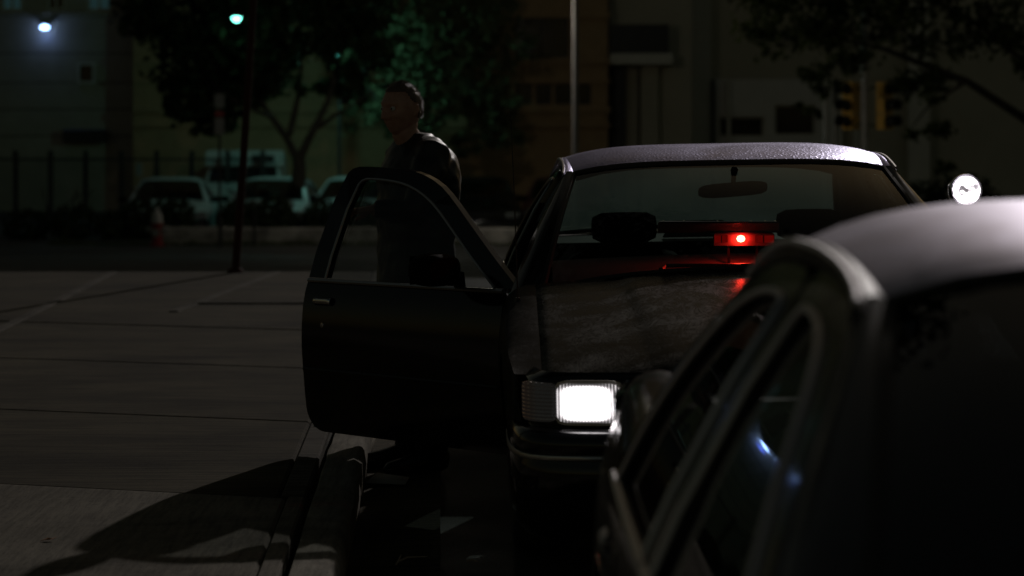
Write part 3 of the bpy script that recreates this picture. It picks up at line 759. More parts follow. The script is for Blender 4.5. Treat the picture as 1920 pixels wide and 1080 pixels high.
# red warning light standing on the dash
dl = empty('dash_light', (CX - .045, CY, .03)); tag(dl, 'red flashing warning light bar behind the black sedan\'s windshield', 'light')
b = MB(); b.box(-.33, .14, 1.675, 1.72, 1.09, 1.133, ch=.006); b.build('housing', 'black_gloss', dl, smooth=False)
for x in (-.31, -.23, -.10, -.03, .03, .085, .125):
    MB().lathe([(.0045, 0), (.004, .003), (0, .004)], 8, 'z', (x, 1.685, 1.133)).build('stud', 'chrome', dl)
b = MB(); b.box(-.115, .12, 1.655, 1.70, 1.040, 1.0895, ch=.006); lens_part = b.build('lens', 'tail_red', dl, smooth=False)
for x0, x1 in ((-.114, -.088), (-.084, -.062), (.045, .075), (.08, .118)): MB().box(x0, x1, 1.6520, 1.6545, 1.052, 1.080).build('lens_facet', 'red_lens_glow', dl, smooth=False)
m = bpy.data.materials.new('red_lens_halo'); m.use_nodes = True; n_ = m.node_tree.nodes; l_ = m.node_tree.links; b_ = n_['Principled BSDF']; b_.inputs['Base Color'].default_value = (.012, .001, .001, 1)  # emission gradient on the lens paints in the bulb's red halo
tc = n_.new('ShaderNodeTexCoord'); gr_ = n_.new('ShaderNodeTexGradient'); gr_.gradient_type = 'SPHERICAL'; mp = n_.new('ShaderNodeMapping'); mp.inputs['Location'].default_value = (.012 * 11, 0, -1.068 * 16); mp.inputs['Scale'].default_value = (11, 0, 16)
l_.new(tc.outputs['Object'], mp.inputs[0]); l_.new(mp.outputs[0], gr_.inputs[0]); pw = n_.new('ShaderNodeMath'); pw.operation = 'POWER'; pw.inputs[1].default_value = 5.0; l_.new(gr_.outputs['Fac'], pw.inputs[0])
mu = n_.new('ShaderNodeMath'); mu.operation = 'MULTIPLY'; nzr = n_.new('ShaderNodeTexNoise'); nzr.inputs['Scale'].default_value = 45; nzr.inputs['Detail'].default_value = 3; l_.new(tc.outputs['Object'], nzr.inputs['Vector']); m3 = n_.new('ShaderNodeMath'); m3.operation = 'MULTIPLY'; l_.new(nzr.outputs['Fac'], m3.inputs[0]); l_.new(pw.outputs[0], m3.inputs[1]); mu.inputs[1].default_value = 11.0; l_.new(m3.outputs[0], mu.inputs[0]); l_.new(mu.outputs[0], b_.inputs['Emission Strength']); b_.inputs['Emission Color'].default_value = (1, .012, .008, 1); M['red_lens_halo'] = m; lens_part.data.materials[0] = m
bb = MB().lathe([(0, -.014), (.012, -.010), (.017, 0), (.012, .010), (0, .014)], 14, 'z', (-.012, 1.640, 1.068)); bb.build('bulb', 'bulb_red', dl)
for x in (-.06, .05): MB().box(x, x + .01, 1.69, 1.70, .935, 1.05).build('bracket', 'black_gloss', dl, smooth=False)
pl = bpy.data.lights.new('red_glow', 'POINT'); pl.energy = 2.4; pl.color = (1, .02, .01); pl.shadow_soft_size = .015
po = bpy.data.objects.new('red_glow', pl); COL.objects.link(po); po.location = (-.012, 1.615, 1.06); po.parent = dl

# ------------------------------------------------------------------ the silver sedan close to the camera
DOME[0] = .022
silver = make_car('parked_car', dict(paint='silver_body', roof='silver_paint', hood='silver_body', ws_glass='black_glass', rw_glass='black_glass', trim_r=.0065, trim='satin_trim', rail='silver_rail'))
DOME[0] = 0.0
silver.location = (1.172, 1.18, -.010); silver.rotation_euler = (0, R(.7), R(.5))
tag(silver, 'dark sedan with pale silver roof parked nose out in the near foreground', 'car')

# ------------------------------------------------------------------ parked cars across the cross street
far = [(-7.72, 58.0, 0, 'pale_paint', 'teal-lit pale sedan parked behind the fire hydrant', R(4)),
       (-5.70, 58.3, 0, 'pale_paint', 'pale sedan parked in the middle under the panel van\'s roof sign', R(-4)),
       (-3.75, 58.6, 0, 'pale_paint', 'pale sedan parked right of the tree trunk, seen beside the open door', R(-3)),
       (-.72, 58.5, 0, 'black_paint', 'dark sedan parked just right of the standing man', R(2)),
       (1.15, 59.0, 0, 'dark_red_paint', 'dark sedan parked beside the grey lamp pole', R(-2))]
proto = make_car('parked_car', dict(paint='pale_paint', lower='black_paint', fender='pale_paint', trim='black_plastic', side_glass='dark_glass', ws_glass='dark_glass', rw_glass='dark_glass'))  # black nose and bumpers stand in for shade on the lower fronts
for i, (x, y, z, pm, lab, rz) in enumerate(far):
    c = proto if i == 0 else copy_tree(proto, None, {'pale_paint': pm})
    c.location = (x, y, -1.42); c.rotation_euler = (0, 0, rz)
    tag(c, lab, 'car', 'cars parked in the far lot')

# ------------------------------------------------------------------ standing man
def remeshed(name, mb, voxel, smooth_it=4, disp=None):
    me = mb.mesh(name + '_src'); o = bpy.data.objects.new(name + '_src', me); COL.objects.link(o)
    md = o.modifiers.new('r', 'REMESH'); md.mode = 'VOXEL'; md.voxel_size = voxel; md.use_smooth_shade = True
    ms = o.modifiers.new('s', 'SMOOTH'); ms.factor = .5; ms.iterations = smooth_it
    bpy.context.view_layer.update()
    dg = bpy.context.evaluated_depsgraph_get()
    out = bpy.data.meshes.new_from_object(o.evaluated_get(dg)); out.name = name
    bpy.data.objects.remove(o); bpy.data.meshes.remove(me); out.materials.clear()
    if disp:
        for v in out.vertices:
            v.co += v.normal * disp(v.co)
    for p in out.polygons: p.use_smooth = True
    return out
m = mat('skin', (.42, .23, .16), .55); n_, l_, b_ = nodes(m); v = coords(m)
l_.new(ramp(m, noise_tex(m, v, 25, 5, .6), [(.35, (.48, .25, .18)), (.65, (.60, .35, .26))]), b_.inputs['Base Color']); bump(m, noise_tex(m, v, 140, 3), .25, .002)
b_.inputs['Subsurface Weight'].default_value = .08; b_.inputs['Subsurface Radius'].default_value = (.01, .004, .002)
m = mat('jacket_cloth', (.008, .007, .007), .45, spec=.6); n_, l_, b_ = nodes(m); v = coords(m)
b_.inputs['Sheen Weight'].default_value = .15; b_.inputs['Sheen Roughness'].default_value = .4; bump(m, noise_tex(m, v, 220, 3), .3, .002)
mat('trouser_cloth', (.008, .008, .009), .85, spec=.2)
mat('shoe_leather', (.01, .01, .01), .3)
m = mat('hair', (.05, .032, .022), .38, spec=.9); n_, l_, b_ = nodes(m); v = coords(m, 'Object', (60, 60, 12)); bump(m, noise_tex(m, v, 5, 5, .7), .9, .006)
l_.new(ramp(m, noise_tex(m, v, 6, 4), [(.3, (.08, .052, .036)), (.7, (.24, .165, .11))]), b_.inputs['Base Color'])
mat('eye_white', (.65, .62, .6), .12); mat('eye_iris', (.03, .025, .02), .1)

man = empty('person', (-.43, 11.58, 0)); tag(man, 'man in dark jacket standing behind the open car door, looking left', 'person')
FW = Vector((-.88, -.47, 0)).normalized(); LF = Vector((-FW.y, FW.x, 0))      # facing, his left (towards the camera)
def bp(a, b, z): return FW * a + LF * b + Vector((0, 0, z))
def loft(mb, stations, n=24):                 # (a, b, z, half along left, half along forward)
    vs = []; fs = []
    for (a, b, z, hl, hf) in stations:
        for k in range(n):
            th = 2 * math.pi * k / n; c, s_ = math.cos(th), math.sin(th); d = (abs(c) ** 2.4 + abs(s_) ** 2.4) ** (-1 / 2.4)
            vs.append(bp(a, b, z) + LF * hl * d * c + FW * hf * d * s_)
    m_ = len(stations)
    for i in range(m_ - 1):
        for k in range(n): fs.append((i * n + k, i * n + (k + 1) % n, (i + 1) * n + (k + 1) % n, (i + 1) * n + k))
    fs += [tuple(range(n)), tuple((m_ - 1) * n + k for k in range(n))]
    mb.add(vs, fs)
W = lambda x, y, z: Vector((x + .43, y - 11.58, z))       # world point in the man's space
shL, shR = bp(-.01, .175, 1.405), bp(-.03, -.185, 1.405)
elL, wrL = W(-.43, 11.33, 1.15), W(-.60, 11.29, 1.168)
elR, wrR = bp(-.15, -.23, 1.12), bp(-.10, -.26, .90)
legs = {s: [bp(0, s * .09, .90), bp(.03, s * .105, .50), bp(-.03, s * .115, .09)] for s in (-1, 1)}
# head in its own frame: x his left, y forward, z up
HF = Vector((-.71, -.70, -.03)).normalized(); HL = Vector((-HF.y, HF.x, 0)).normalized(); HU = HF.cross(HL) * -1
HU = HL.cross(HF) * -1
if HU.z < 0: HU = -HU
HC = W(-.488, 11.535, 1.600)
def hp(x, y, z): return HC + HL * x + HF * y + HU * z
def head_r(x, y, z):                           # point on the head for a unit direction
    a, b_, c = .0765, .098, .118
    p = Vector((x * a, y * b_, z * c))
    if z < 0:
        t = -z; p.x *= 1 - .22 * t ** 1.5; p.y *= 1 - (.20 if y < 0 else .02) * t
    if y < 0: p.y *= 1.03
    G = lambda cx, cz, sx, sz: math.exp(-((p.x - cx) / sx) ** 2 - ((p.z - cz) / sz) ** 2) if y > 0 else 0.0
    dy = 0
    dy += .012 * G(0, .028, .05, .010)                                  # brow
    for s in (-1, 1):
        dy -= .016 * G(s * .032, .004, .017, .013)                      # eye sockets
        dy += .006 * G(s * .042, -.026, .02, .014)                      # cheek bones
        dy -= .006 * G(s * .045, -.060, .018, .02)
    nz = max(0, min(1, (.018 - p.z) / .055))
    if -.045 < p.z < .022: dy += (.006 + .020 * nz) * math.exp(-(p.x / (.009 + .006 * nz)) ** 2) * (1 if y > 0 else 0)
    dy += .010 * G(0, -.036, .014, .006)
    dy += .006 * G(0, -.060, .024, .006) + .006 * G(0, -.074, .022, .006) - .005 * G(0, -.067, .026, .003)
    dy += .012 * G(0, -.100, .024, .014)                                # chin
    p.y += dy
    return p
def head_grid(mb, nu=64, nv=48, off=0.0, keep=None):
    rows = []
    for j in range(nv + 1):
        ph = math.pi * j / nv; r = []
        for i in range(nu):
            th = 2 * math.pi * i / nu
            d = (math.sin(ph) * math.sin(th), math.sin(ph) * math.cos(th), math.cos(ph))
            p = head_r(*d) + Vector(d) * off
            r.append(p)
        rows.append(r)
    vs = []; idx = {}; fs = []
    for j in range(nv):
        for i in range(nu):
            q = [(j, i), (j, (i + 1) % nu), (j + 1, (i + 1) % nu), (j + 1, i)]
            if keep and not all(keep(rows[a][b]) for a, b in q): continue
            f_ = []
            for a, b in q:
                if (a, b) not in idx: idx[(a, b)] = len(vs); vs.append(hp(*rows[a][b]))
                f_.append(idx[(a, b)])
            fs.append(tuple(f_))
    mb.add(vs, fs)
def hand(mb, wr, fwd, palm_n, size=1.0, curl=.5):
    fwd = fwd.normalized(); n_ = (palm_n - fwd * palm_n.dot(fwd)).normalized(); sd_ = fwd.cross(n_)
    c = wr + fwd * .05
    mb.tube([wr - fwd * .02, wr + fwd * .015, wr + fwd * .05, wr + fwd * .088], [(.026, .02), (.034, .018), (.042, .016), (.040, .014)], 14)
    for k, (o, L) in enumerate(((-.033, .072), (-.011, .082), (.012, .077), (.034, .060))):
        p = wr + fwd * .082 + sd_ * o; pts = [p]; d = fwd.copy()
        for q, f_ in enumerate((.45, .32, .23)):
            d = (Matrix.Rotation(curl * (.5 + .3 * q), 3, sd_) @ d).normalized() if False else (d * math.cos(curl * (.4 + .25 * q)) + n_ * math.sin(curl * (.4 + .25 * q))).normalized()
            p = p + d * L * f_; pts.append(p)
        mb.tube(pts, [.0085, .0082, .0075, .0062], 8)
    t0 = wr + fwd * .025 + sd_ * -.035
    mb.tube([t0, t0 + fwd * .03 - sd_ * .02 + n_ * .008, t0 + fwd * .058 - sd_ * .022 + n_ * .018], [.012, .0098, .0075], 8)
body = MB(); head_grid(body)
for s in (-1, 1):                              # ears
    body.tube([hp(s * .070, -.012, .022), hp(s * .078, -.020, .018), hp(s * .080, -.022, -.005), hp(s * .074, -.012, -.030)], [.009, .011, .010, .007], 8)
body.tube([hp(0, -.025, -.06), W(-.475, 11.545, 1.50), bp(0, 0, 1.42), bp(0, 0, 1.30)], [(.052, .055), (.058, .058), (.075, .065), (.10, .08)], 20)
loft(body, [(0, 0, .86, .15, .10), (0, 0, 1.0, .14, .10), (0, 0, 1.2, .15, .10), (0, 0, 1.36, .16, .09), (0, 0, 1.43, .10, .07)])
body.tube([shL, elL, wrL], [.045, .038, .028], 14); body.tube([shR, elR, wrR], [.045, .038, .028], 14)
for s in (-1, 1): body.tube(legs[s], [.08, .055, .04], 14)
hand(body, wrL, Vector((-.95, -.10, -.10)), Vector((-.2, -.4, -.8)), curl=.6)
hand(body, wrR, Vector((FW.x * .25, FW.y * .25, -1)), FW * .8 + LF * .3, curl=.5)
bo = link('body', remeshed('body', body, .0045, 2), 'skin', man)
hr = MB(); head_grid(hr, 64, 48, .0035, lambda p: p.z > (.078 if p.y > .03 else .078 - (.03 - p.y) * 1.6 if p.y > -.03 else -.045) and not (abs(p.x) > .068 and p.z < .03 and p.y > -.03))
ho = hr.build('hair', 'hair', man, solid=.006)
hs = MB(); rnd = random.Random(2); polys = [p for p in ho.data.polygons]
for _ in range(5200):
    p = rnd.choice(polys); vsx = [ho.data.vertices[k].co for k in p.vertices]; a_, b2 = rnd.random(), rnd.random()
    q = vsx[0].lerp(vsx[1], a_).lerp(vsx[3 % len(vsx)].lerp(vsx[2], a_), b2); nn = (q - HC).normalized()
    dr = (nn * .8 - HF * .7 - HU * .35 + Vector((rnd.gauss(0, .3), rnd.gauss(0, .3), rnd.gauss(0, .3)))).normalized(); L_ = rnd.uniform(.006, .014); sd2 = dr.cross(nn).normalized() * .0007
    hs.add([q - sd2, q + sd2, q + dr * L_ + nn * .002], [(0, 1, 2)])
me_h = hs.mesh('hair_strands'); tag(link('hair_strands', me_h, 'hair', man, False), None, kind='stuff')
for vv in ho.data.vertices: vv.co += (vv.co - HC).normalized() * .004 * mnoise.noise(vv.co * 60)
for s in (-1, 1):
    e = MB().lathe([(0, -.0115)] + [(.0115 * math.cos(t), .0115 * math.sin(t)) for t in lin(-1.3, 1.3, 9)] + [(0, .0115)], 14, 'z', hp(s * .032, .079, .005)); eo = e.build('eye', 'eye_white', man)
    ic = hp(s * .032, .079, .005); gz = (HF * .98 + HL * .12).normalized()
    q = gz.to_track_quat('Z', 'Y').to_matrix()
    MB().lathe([(.0052, .0098), (.004, .0108), (0, .0116)], 12, 'z', ic, q).build('iris', 'eye_iris', eo)
jk = MB()
loft(jk, [(-.01, 0, .80, .205, .165), (-.01, 0, .90, .20, .16), (-.005, 0, 1.02, .198, .155), (-.015, 0, 1.18, .215, .168), (-.02, 0, 1.30, .228, .168), (-.025, 0, 1.39, .205, .138), (-.015, 0, 1.452, .130, .098), (.0, 0, 1.495, .074, .070)])
jk.tube([bp(-.02, .10, 1.41), shL, shL.lerp(elL, .5), elL, elL.lerp(wrL, .5), wrL], [.075, .083, .068, .062, .054, .044], 16)
jk.tube([bp(-.02, -.10, 1.41), shR, shR.lerp(elR, .5), elR, elR.lerp(wrR, .5), wrR], [.075, .083, .070, .064, .054, .044], 16)
fold = lambda p: .010 * mnoise.noise(Vector((p.x * 7, p.y * 7, p.z * 11))) + .005 * mnoise.noise(p * 22)
link('jacket', remeshed('jacket', jk, .010, 6, fold), 'jacket_cloth', man)
tr = MB(); loft(tr, [(-.005, 0, .78, .175, .125), (-.005, 0, .90, .175, .125), (-.005, 0, 1.0, .165, .12)])
for s in (-1, 1): tr.tube([bp(0, s * .085, .88)] + legs[s] + [bp(-.03, s * .115, .05)], [.105, .10, .075, .068, .070], 18)
link('trousers', remeshed('trousers', tr, .010, 5, fold), 'trouser_cloth', man)
for s in (-1, 1):
    sh = MB(); c = legs[s][2]
    sh.tube([bp(-.10, s * .115, .055), bp(-.06, s * .116, .06), bp(.02, s * .12, .055), bp(.11, s * .13, .042), bp(.19, s * .14, .034), bp(.215, s * .142, .026)], [(.025, .04), (.038, .058), (.042, .052), (.046, .04), (.036, .032), (.014, .018)], 16)
    sh.build('shoe', 'shoe_leather', man)

# ------------------------------------------------------------------ twigs and leaves
mat('twig_wood', (.65, .50, .36), .8); mat('dry_leaf', (.30, .13, .05), .8)
t1 = MB(); t1.tube([(-.40, 9.17, .012), (-.37, 9.24, .016), (-.34, 9.27, .012)], [.004, .0035, .002], 6); t1.tube([(-.405, 9.12, .010), (-.40, 9.17, .013), (-.395, 9.30, .014)], [.003, .004, .002], 6); t1.tube([(-.37, 9.24, .016), (-.30, 9.235, .02)], [.003, .0015], 6)
tag(t1.build('twig', 'twig_wood'), 'pale forked dry twig lying in the gutter near the camera', 'twig')
t1 = MB(); t1.tube([(-.16, 9.22, .006), (-.14, 9.225, .010), (-.12, 9.21, .006)], [.002, .003, .0015], 6); tag(t1.build('twig', 'twig_wood'), 'tiny pale twig on the asphalt right of the forked twig', 'twig')
def leaf(x, y, z, a, L, lab):
    q = MB(); c, s_ = math.cos(a), math.sin(a); pts = []
    for (u, w_, h) in ((-1, 0, .0), (-.5, .32, .004), (0, .42, .008), (.5, .28, .006), (1, 0, .012), (.5, -.28, .006), (0, -.42, .009), (-.5, -.32, .004)):
        pts.append((x + L * (u * c - w_ * s_), y + L * (u * s_ + w_ * c), z + h))
    q.add(pts, [tuple(range(8))]); o = q.build('dry_leaf', 'dry_leaf', solid=.001); tag(o, lab, 'leaf')
leaf(-1.556, 8.77, .153, .2, .028, 'brown dry leaf on the light front slab near the left edge')
leaf(-.83, 12.0, .020 + .14, 1.1, .03, 'brown dry leaf by the kerb under the open door')
pp = MB(); pp.add([(-.62, 11.05, .02), (-.45, 11.0, .02), (-.44, 11.2, .022), (-.58, 11.25, .035)], [(0, 1, 2, 3)]); mat('paper', (.6, .58, .55), .9)
tag(pp.build('paper_scrap', 'paper', solid=.002), 'pale paper scrap in the gutter beside the kerb', 'litter')
# ------------------------------------------------------------------ low wall, hydrant, poles, signs across the street
def wallmat(name, lo, hi, sc=2.0, rough=.9):
    m = mat(name, lo, rough); n, l, b = nodes(m); v = coords(m)
    l.new(ramp(m, noise_tex(m, v, sc, 6, .65), [(.3, lo), (.7, hi)]), b.inputs['Base Color']); bump(m, noise_tex(m, v, 40, 4), .3, .01); return m
wallmat('rust_red', (.06, .018, .015), (.09, .026, .02), 8); wallmat('galvanised', (.20, .19, .19), (.30, .29, .28), 6, .5)
wallmat('tan_cladding', (.33, .285, .215), (.40, .35, .265)); wallmat('brown_brick', (.36, .24, .13), (.46, .31, .17), 3)
wallmat('grey_stone', (.62, .60, .52), (.72, .69, .60)); wallmat('pale_stone', (.68, .66, .60), (.76, .73, .67)); wallmat('olive_render', (.46, .43, .33), (.54, .50, .39), 1.0)
wallmat('dark_metal', (.015, .015, .015), (.03, .03, .028), 5, .5); wallmat('window_frame_paint', (.5, .46, .38), (.6, .56, .46), 6)
mat('dark_pane', (.01, .012, .012), .08); mat('hydrant_red', (.25, .02, .022), .5); mat('hydrant_white', (.34, .33, .31), .6)
mat('signal_yellow', (.85, .50, .10), .5); wallmat('pale_pole', (.45, .44, .42), (.6, .58, .56), 6, .5); mat('sign_white', (.22, .23, .22), .6); mat('sign_red', (.4, .04, .05), .5)
wall = empty('low_wall', (0, 54, 0)); tag(wall, 'low pale concrete wall along the far side of the cross street', 'wall')
for k, (a, c) in enumerate(((-7.25, -5.4), (-5.38, -3.5), (-3.48, -1.6), (-1.58, .35), (.37, 2.3), (2.32, 4.3))):
    b = MB(); b.box(a, c, -.14, .14, -1.22, -.835 - .012 * k % .02, ch=.02); b.build('wall_block', 'concrete_wall', wall, smooth=False)
hy = empty('fire_hydrant', (-7.24, 53.3, -1.19)); tag(hy, 'red fire hydrant with white bonnet and caps in front of the pale wall', 'hydrant')
MB().lathe([(.15, 0), (.15, .05), (.105, .06), (.10, .40), (.125, .41), (.125, .46), (.10, .47)], 20).build('barrel', 'hydrant_red', hy)
MB().lathe([(.13, .47), (.13, .51), (.12, .53), (.11, .62), (.08, .70), (.04, .74), (.035, .79), (0, .79)], 20).build('bonnet', 'hydrant_white', hy)
for a in (-1, 1): MB().lathe([(.055, a * .09), (.055, a * .15), (.065, a * .155), (.065, a * .20), (.02, a * .205), (.02, a * .23), (0, a * .23)], 14, 'x', (0, 0, .34)).build('side_cap', 'hydrant_white', hy)
MB().lathe([(.075, -.09), (.075, -.15), (.085, -.155), (.085, -.20), (.025, -.205), (.025, -.23), (0, -.23)], 16, 'y', (0, 0, .28)).build('front_cap', 'hydrant_white', hy)
po_ = empty('sign_pole', (-2.465, 23.3, .15)); tag(po_, 'thin leaning reddish-brown pole at the near pavement edge', 'pole')
MB().tube([(0, 0, 0), (.09, 0, 1.3), (.20, 0, 3.1)], [.036, .034, .032], 12).build('pole', 'rust_red', po_)
MB().lathe([(.07, 0), (.07, .015), (.045, .04)], 12).build('pole_base', 'rust_red', po_)
sp = empty('street_sign', (-5.92, 52.9, -1.19)); tag(sp, 'dim street sign post with two small plates left of the leaning pole', 'sign')
MB().tube([(0, 0, 0), (0, 0, 3.15)], .028, 8).build('post', 'dark_metal', sp)
MB().box(-.10, .10, -.04, -.03, 2.82, 3.10).build('sign_plate', 'sign_white', sp, smooth=False); MB().box(-.10, .10, -.04, -.03, 2.28, 2.62).build('sign_plate', 'galvanised', sp, smooth=False)
MB().box(-.09, .09, -.043, -.0405, 2.66, 2.74).build('sign_plate', 'sign_red', sp, smooth=False)
for x, t in ((-5.27, .72), (-5.95, .55)):
    st = MB(); st.tube([(x, 53.4, -1.2), (x + .01, 53.4, -1.19 + t)], .03, 8); tag(st.build('bollard', 'dark_metal'), 'short dark post before the pale wall, ' + ('right of the leaning pole' if x > -5.5 else 'beside the sign post'), 'bollard')

# street lamp with an arm reaching left
sl = empty('street_lamp', (1.26, 52.0, -1.19)); tag(sl, 'grey street lamp pole above the black sedan, lit head at the top edge', 'street lamp')
MB().tube([(0, 0, 0), (0, 0, 3), (0, 0, 5.9)], [.07, .065, .06], 14).build('pole', 'galvanised', sl); MB().lathe([(.16, 0), (.16, .25), (.10, .3)], 14).build('pole_base', 'galvanised', sl)
MB().tube([(0, 0, 5.45), (-.4, 0, 5.55), (-1.1, 0, 5.42), (-1.6, 0, 5.2)], [.04, .035, .03, .028], 8).build('arm', 'galvanised', sl)
MB().lathe([(.05, .28), (.12, .24), (.20, .12), (.21, .06)], 18, 'z', (-1.78, 0, 5.07), cap=False).build('lamp_head', 'galvanised', sl)
MB().lathe([(.0, -.05), (.10, -.03), (.17, .03), (.18, .08), (0, .10)], 16, 'z', (-1.78, 0, 5.07)).build('bulb', 'bulb_white', sl)
def lamp_light(nm, loc, e, col, r, parent=None, spot=None, rot=(0, 0, 0)):
    L = bpy.data.lights.new(nm, 'SPOT' if spot else 'POINT'); L.energy = e; L.color = col; L.shadow_soft_size = r
    if spot: L.spot_size = spot; L.spot_blend = .6
    o = bpy.data.objects.new(nm, L); COL.objects.link(o); o.location = loc; o.rotation_euler = rot
    if parent: o.parent = parent
    return o
lamp_light('street_lamp_light', (-1.78, 0, 4.88), 80, (1.0, .88, .66), .1, sl)
# green mercury lamp deep among the trees
def mercury(x, y, ztop, label, watts, bulb):
    ml = empty('street_lamp', (x, y, -1.19)); tag(ml, label, 'street lamp'); h = ztop + 1.19
    MB().tube([(0, 1.5, 0), (0, 1.5, h - .05)], [.05, .04], 10).build('pole', 'dark_metal', ml); MB().tube([(0, 1.5, h - .06), (0, 1.1, h + .2), (0, -.12, h + .17)], .025, 8).build('arm', 'dark_metal', ml)
    MB().lathe([(.03, .18), (.10, .13), (.135, .05), (.14, .02)], 16, 'z', (0, -.2, h), cap=False).build('lamp_head', 'dark_metal', ml)
    MB().lathe([(0, -.10), (.07, -.07), (.11, 0), (0, .03)], 14, 'z', (0, -.2, h)).build('bulb', bulb, ml)
    lamp_light('mercury_light', (0, -.2, h - .18), watts, (.34, 1.0, .86), .08, ml)
mercury(-6.19, 58.9, 3.66, 'green-white mercury street lamp shining before the dark tree at upper left', 1.5, 'bulb_green')
mercury(-4.25, 62.8, 2.95, 'green mercury street lamp half hidden in the foliage left of the man', 58, 'bulb_green')

# traffic signal
ts = empty('traffic_signal', (7.83, 58, -1.19)); tag(ts, 'yellow traffic signal with two heads on a grey pole behind the sedan\'s roof', 'traffic signal')
MB().tube([(0, 0, 0), (0, 0, 7)], [.09, .08], 14).build('pole', 'pale_pole', ts)
for s, yaw in ((-1, R(-50)), (1, R(46))):
    mt = Matrix.Translation((s * (.30 if s < 0 else .44), .0 if s > 0 else .12, 2.87)) @ Matrix.Rotation(yaw, 4, 'Z')
    h = MB()
    for k in (-1, 0, 1): h.box(-.16, .16, -.11, .11, k * .36 - .172, k * .36 + .172, mt, ch=.012)
    ho_ = h.build('signal_head', 'signal_yellow', ts, smooth=False)
    for k in (-1, 0, 1):
        vz = MB(); vs = []; fs = []; K = 14
        for d_ in (0, .26):
            for q in range(K + 1):
                th = math.pi * (-.20 + 1.40 * q / K); vs.append(mt @ Vector((.148 * math.cos(th), -.115 - d_ * (1 - .25 * (q in (0, K))), k * .36 + .148 * math.sin(th))))
        for q in range(K): fs.append((q, q + 1, K + 2 + q, K + 1 + q))
        vz.add(vs, fs); vz.build('visor', 'dark_metal', ho_, solid=.008)
        MB().add([mt @ Vector((.13 * math.cos(t), -.116, k * .36 + .13 * math.sin(t))) for t in lin(0, 2 * math.pi, 19)[:-1]], [tuple(range(18))])
        lz = MB(); lz.add([mt @ Vector((.13 * math.cos(t), -.1165, k * .36 + .13 * math.sin(t))) for t in lin(0, 2 * math.pi, 19)[:-1]], [tuple(range(18))]); lz.build('signal_lens', 'dark_pane', ho_)
    MB().tube([(0, 0, 3.2), (s * .25, .03, 3.3)], .02, 6).build('bracket', 'dark_metal', ts)
    MB().tube([(0, 0, 2.5), (s * .25, .03, 2.4)], .02, 6).build('bracket', 'dark_metal', ts)
for x, t, w_, lab in ((6.98, 3.15, .05, 'taller of two slim pale posts behind the sedan\'s roof'), (7.19, 2.90, .035, 'shorter of two slim pale posts behind the sedan\'s roof')):
    q = MB(); q.tube([(x, 58.2, -1.2), (x, 58.2, -1.2 + t)], w_, 10); tag(q.build('post', 'pale_pole'), lab, 'post')

# ------------------------------------------------------------------ panel van with a roof sign
vn = empty('panel_van', (-6.85, 66.0, -1.22)); vn.scale = (.96, 1, .86); tag(vn, 'pale green panel van with a dark roof sign behind the parked cars', 'van')
vp = MB(); prof = [(.35, 0, .25), (.35, -.02, .9), (.0 + .45, .02, 1.15), (.75, 0, 1.62), (.95, 0, 1.78), (4.6, 0, 1.80), (4.7, 0, .35)]
sec = [(0, .30), (-.02, .92), (.55, 1.12), (.95, 1.55), (1.10, 1.82), (4.5, 1.86), (4.62, 1.7), (4.66, .30)]
for s in (-1, 1):
    vp.add([(s * (1.02 if z < 1.2 else .93), y, z) for y, z in sec], [tuple(range(8))])
for (y0, z0), (y1, z1) in zip(sec, sec[1:] + sec[:1]):
    a0, a1 = (1.02 if z0 < 1.2 else .93), (1.02 if z1 < 1.2 else .93); vp.add([(-a0, y0, z0), (a0, y0, z0), (a1, y1, z1), (-a1, y1, z1)], [(0, 1, 2, 3)])
vp.build('body', 'van_paint', vn, smooth=False)
MB().add([(-.9, .57, 1.145), (.9, .57, 1.145), (.84, .925, 1.53), (-.84, .925, 1.53)], [(0, 1, 2, 3)])
q = MB(); q.add([(-.92, .538, 1.135), (.92, .538, 1.135), (.85, .92, 1.545), (-.85, .92, 1.545)], [(0, 1, 2, 3)]); q.build('windshield', 'dark_pane', vn, solid=.01)
MB().box(-1.02, 1.05, .85, 1.2, 1.60, 2.06, ch=.05).build('roof_sign', 'van_paint', vn, smooth=False)
MB().box(.20, .80, .83, .85, 1.70, 1.92).build('sign_panel', 'dark_metal', vn, smooth=False)
MB().tube([(-.42, .835, 1.95), (-.34, .835, 1.90), (-.33, .835, 1.82), (-.38, .835, 1.76)], .028, 6).build('sign_mark', 'sign_white', vn)
for s in (-.75, .75): MB().lathe([(.09, -.03), (.08, -.05), (0, -.055)], 14, 'y', (s, 0, .72)).build('headlight', 'headlamp_off', vn)
for y in (.85, 3.7):
    for s in (-1, 1): MB().lathe([(.18, -.1), (.31, -.1), (.33, -.06), (.33, .06), (.31, .1), (.18, .1)], 20, 'x', (s * .9, y, .31)).build('wheel', 'rubber', vn)

# ------------------------------------------------------------------ buildings
def win(parent, x0, x1, z0, z1, Y, pane='dark_pane', frame='window_frame_paint', fw=.07, mull=0, bars=0):
    f_ = MB()
    f_.box(x0 - fw, x0, Y - .05, Y + .12, z0 - fw, z1 + fw); f_.box(x1, x1 + fw, Y - .05, Y + .12, z0 - fw, z1 + fw)
    f_.box(x0, x1, Y - .048, Y + .118, z0 - fw, z0); f_.box(x0, x1, Y - .048, Y + .118, z1, z1 + fw)
    for k in range(mull):
        xx = x0 + (x1 - x0) * (k + 1) / (mull + 1); f_.box(xx - fw * .4, xx + fw * .4, Y - .03, Y + .1, z0, z1)
    for k in range(bars):
        zz = z0 + (z1 - z0) * (k + 1) / (bars + 1); f_.box(x0, x1, Y - .025, Y + .09, zz - fw * .35, zz + fw * .35)
    o = f_.build('window', frame, parent, smooth=False)
    p = MB(); p.add([(x0, Y + .05, z0), (x1, Y + .05, z0), (x1, Y + .05, z1), (x0, Y + .05, z1)], [(0, 1, 2, 3)]); p.build('pane', pane, o, smooth=False)
    return o
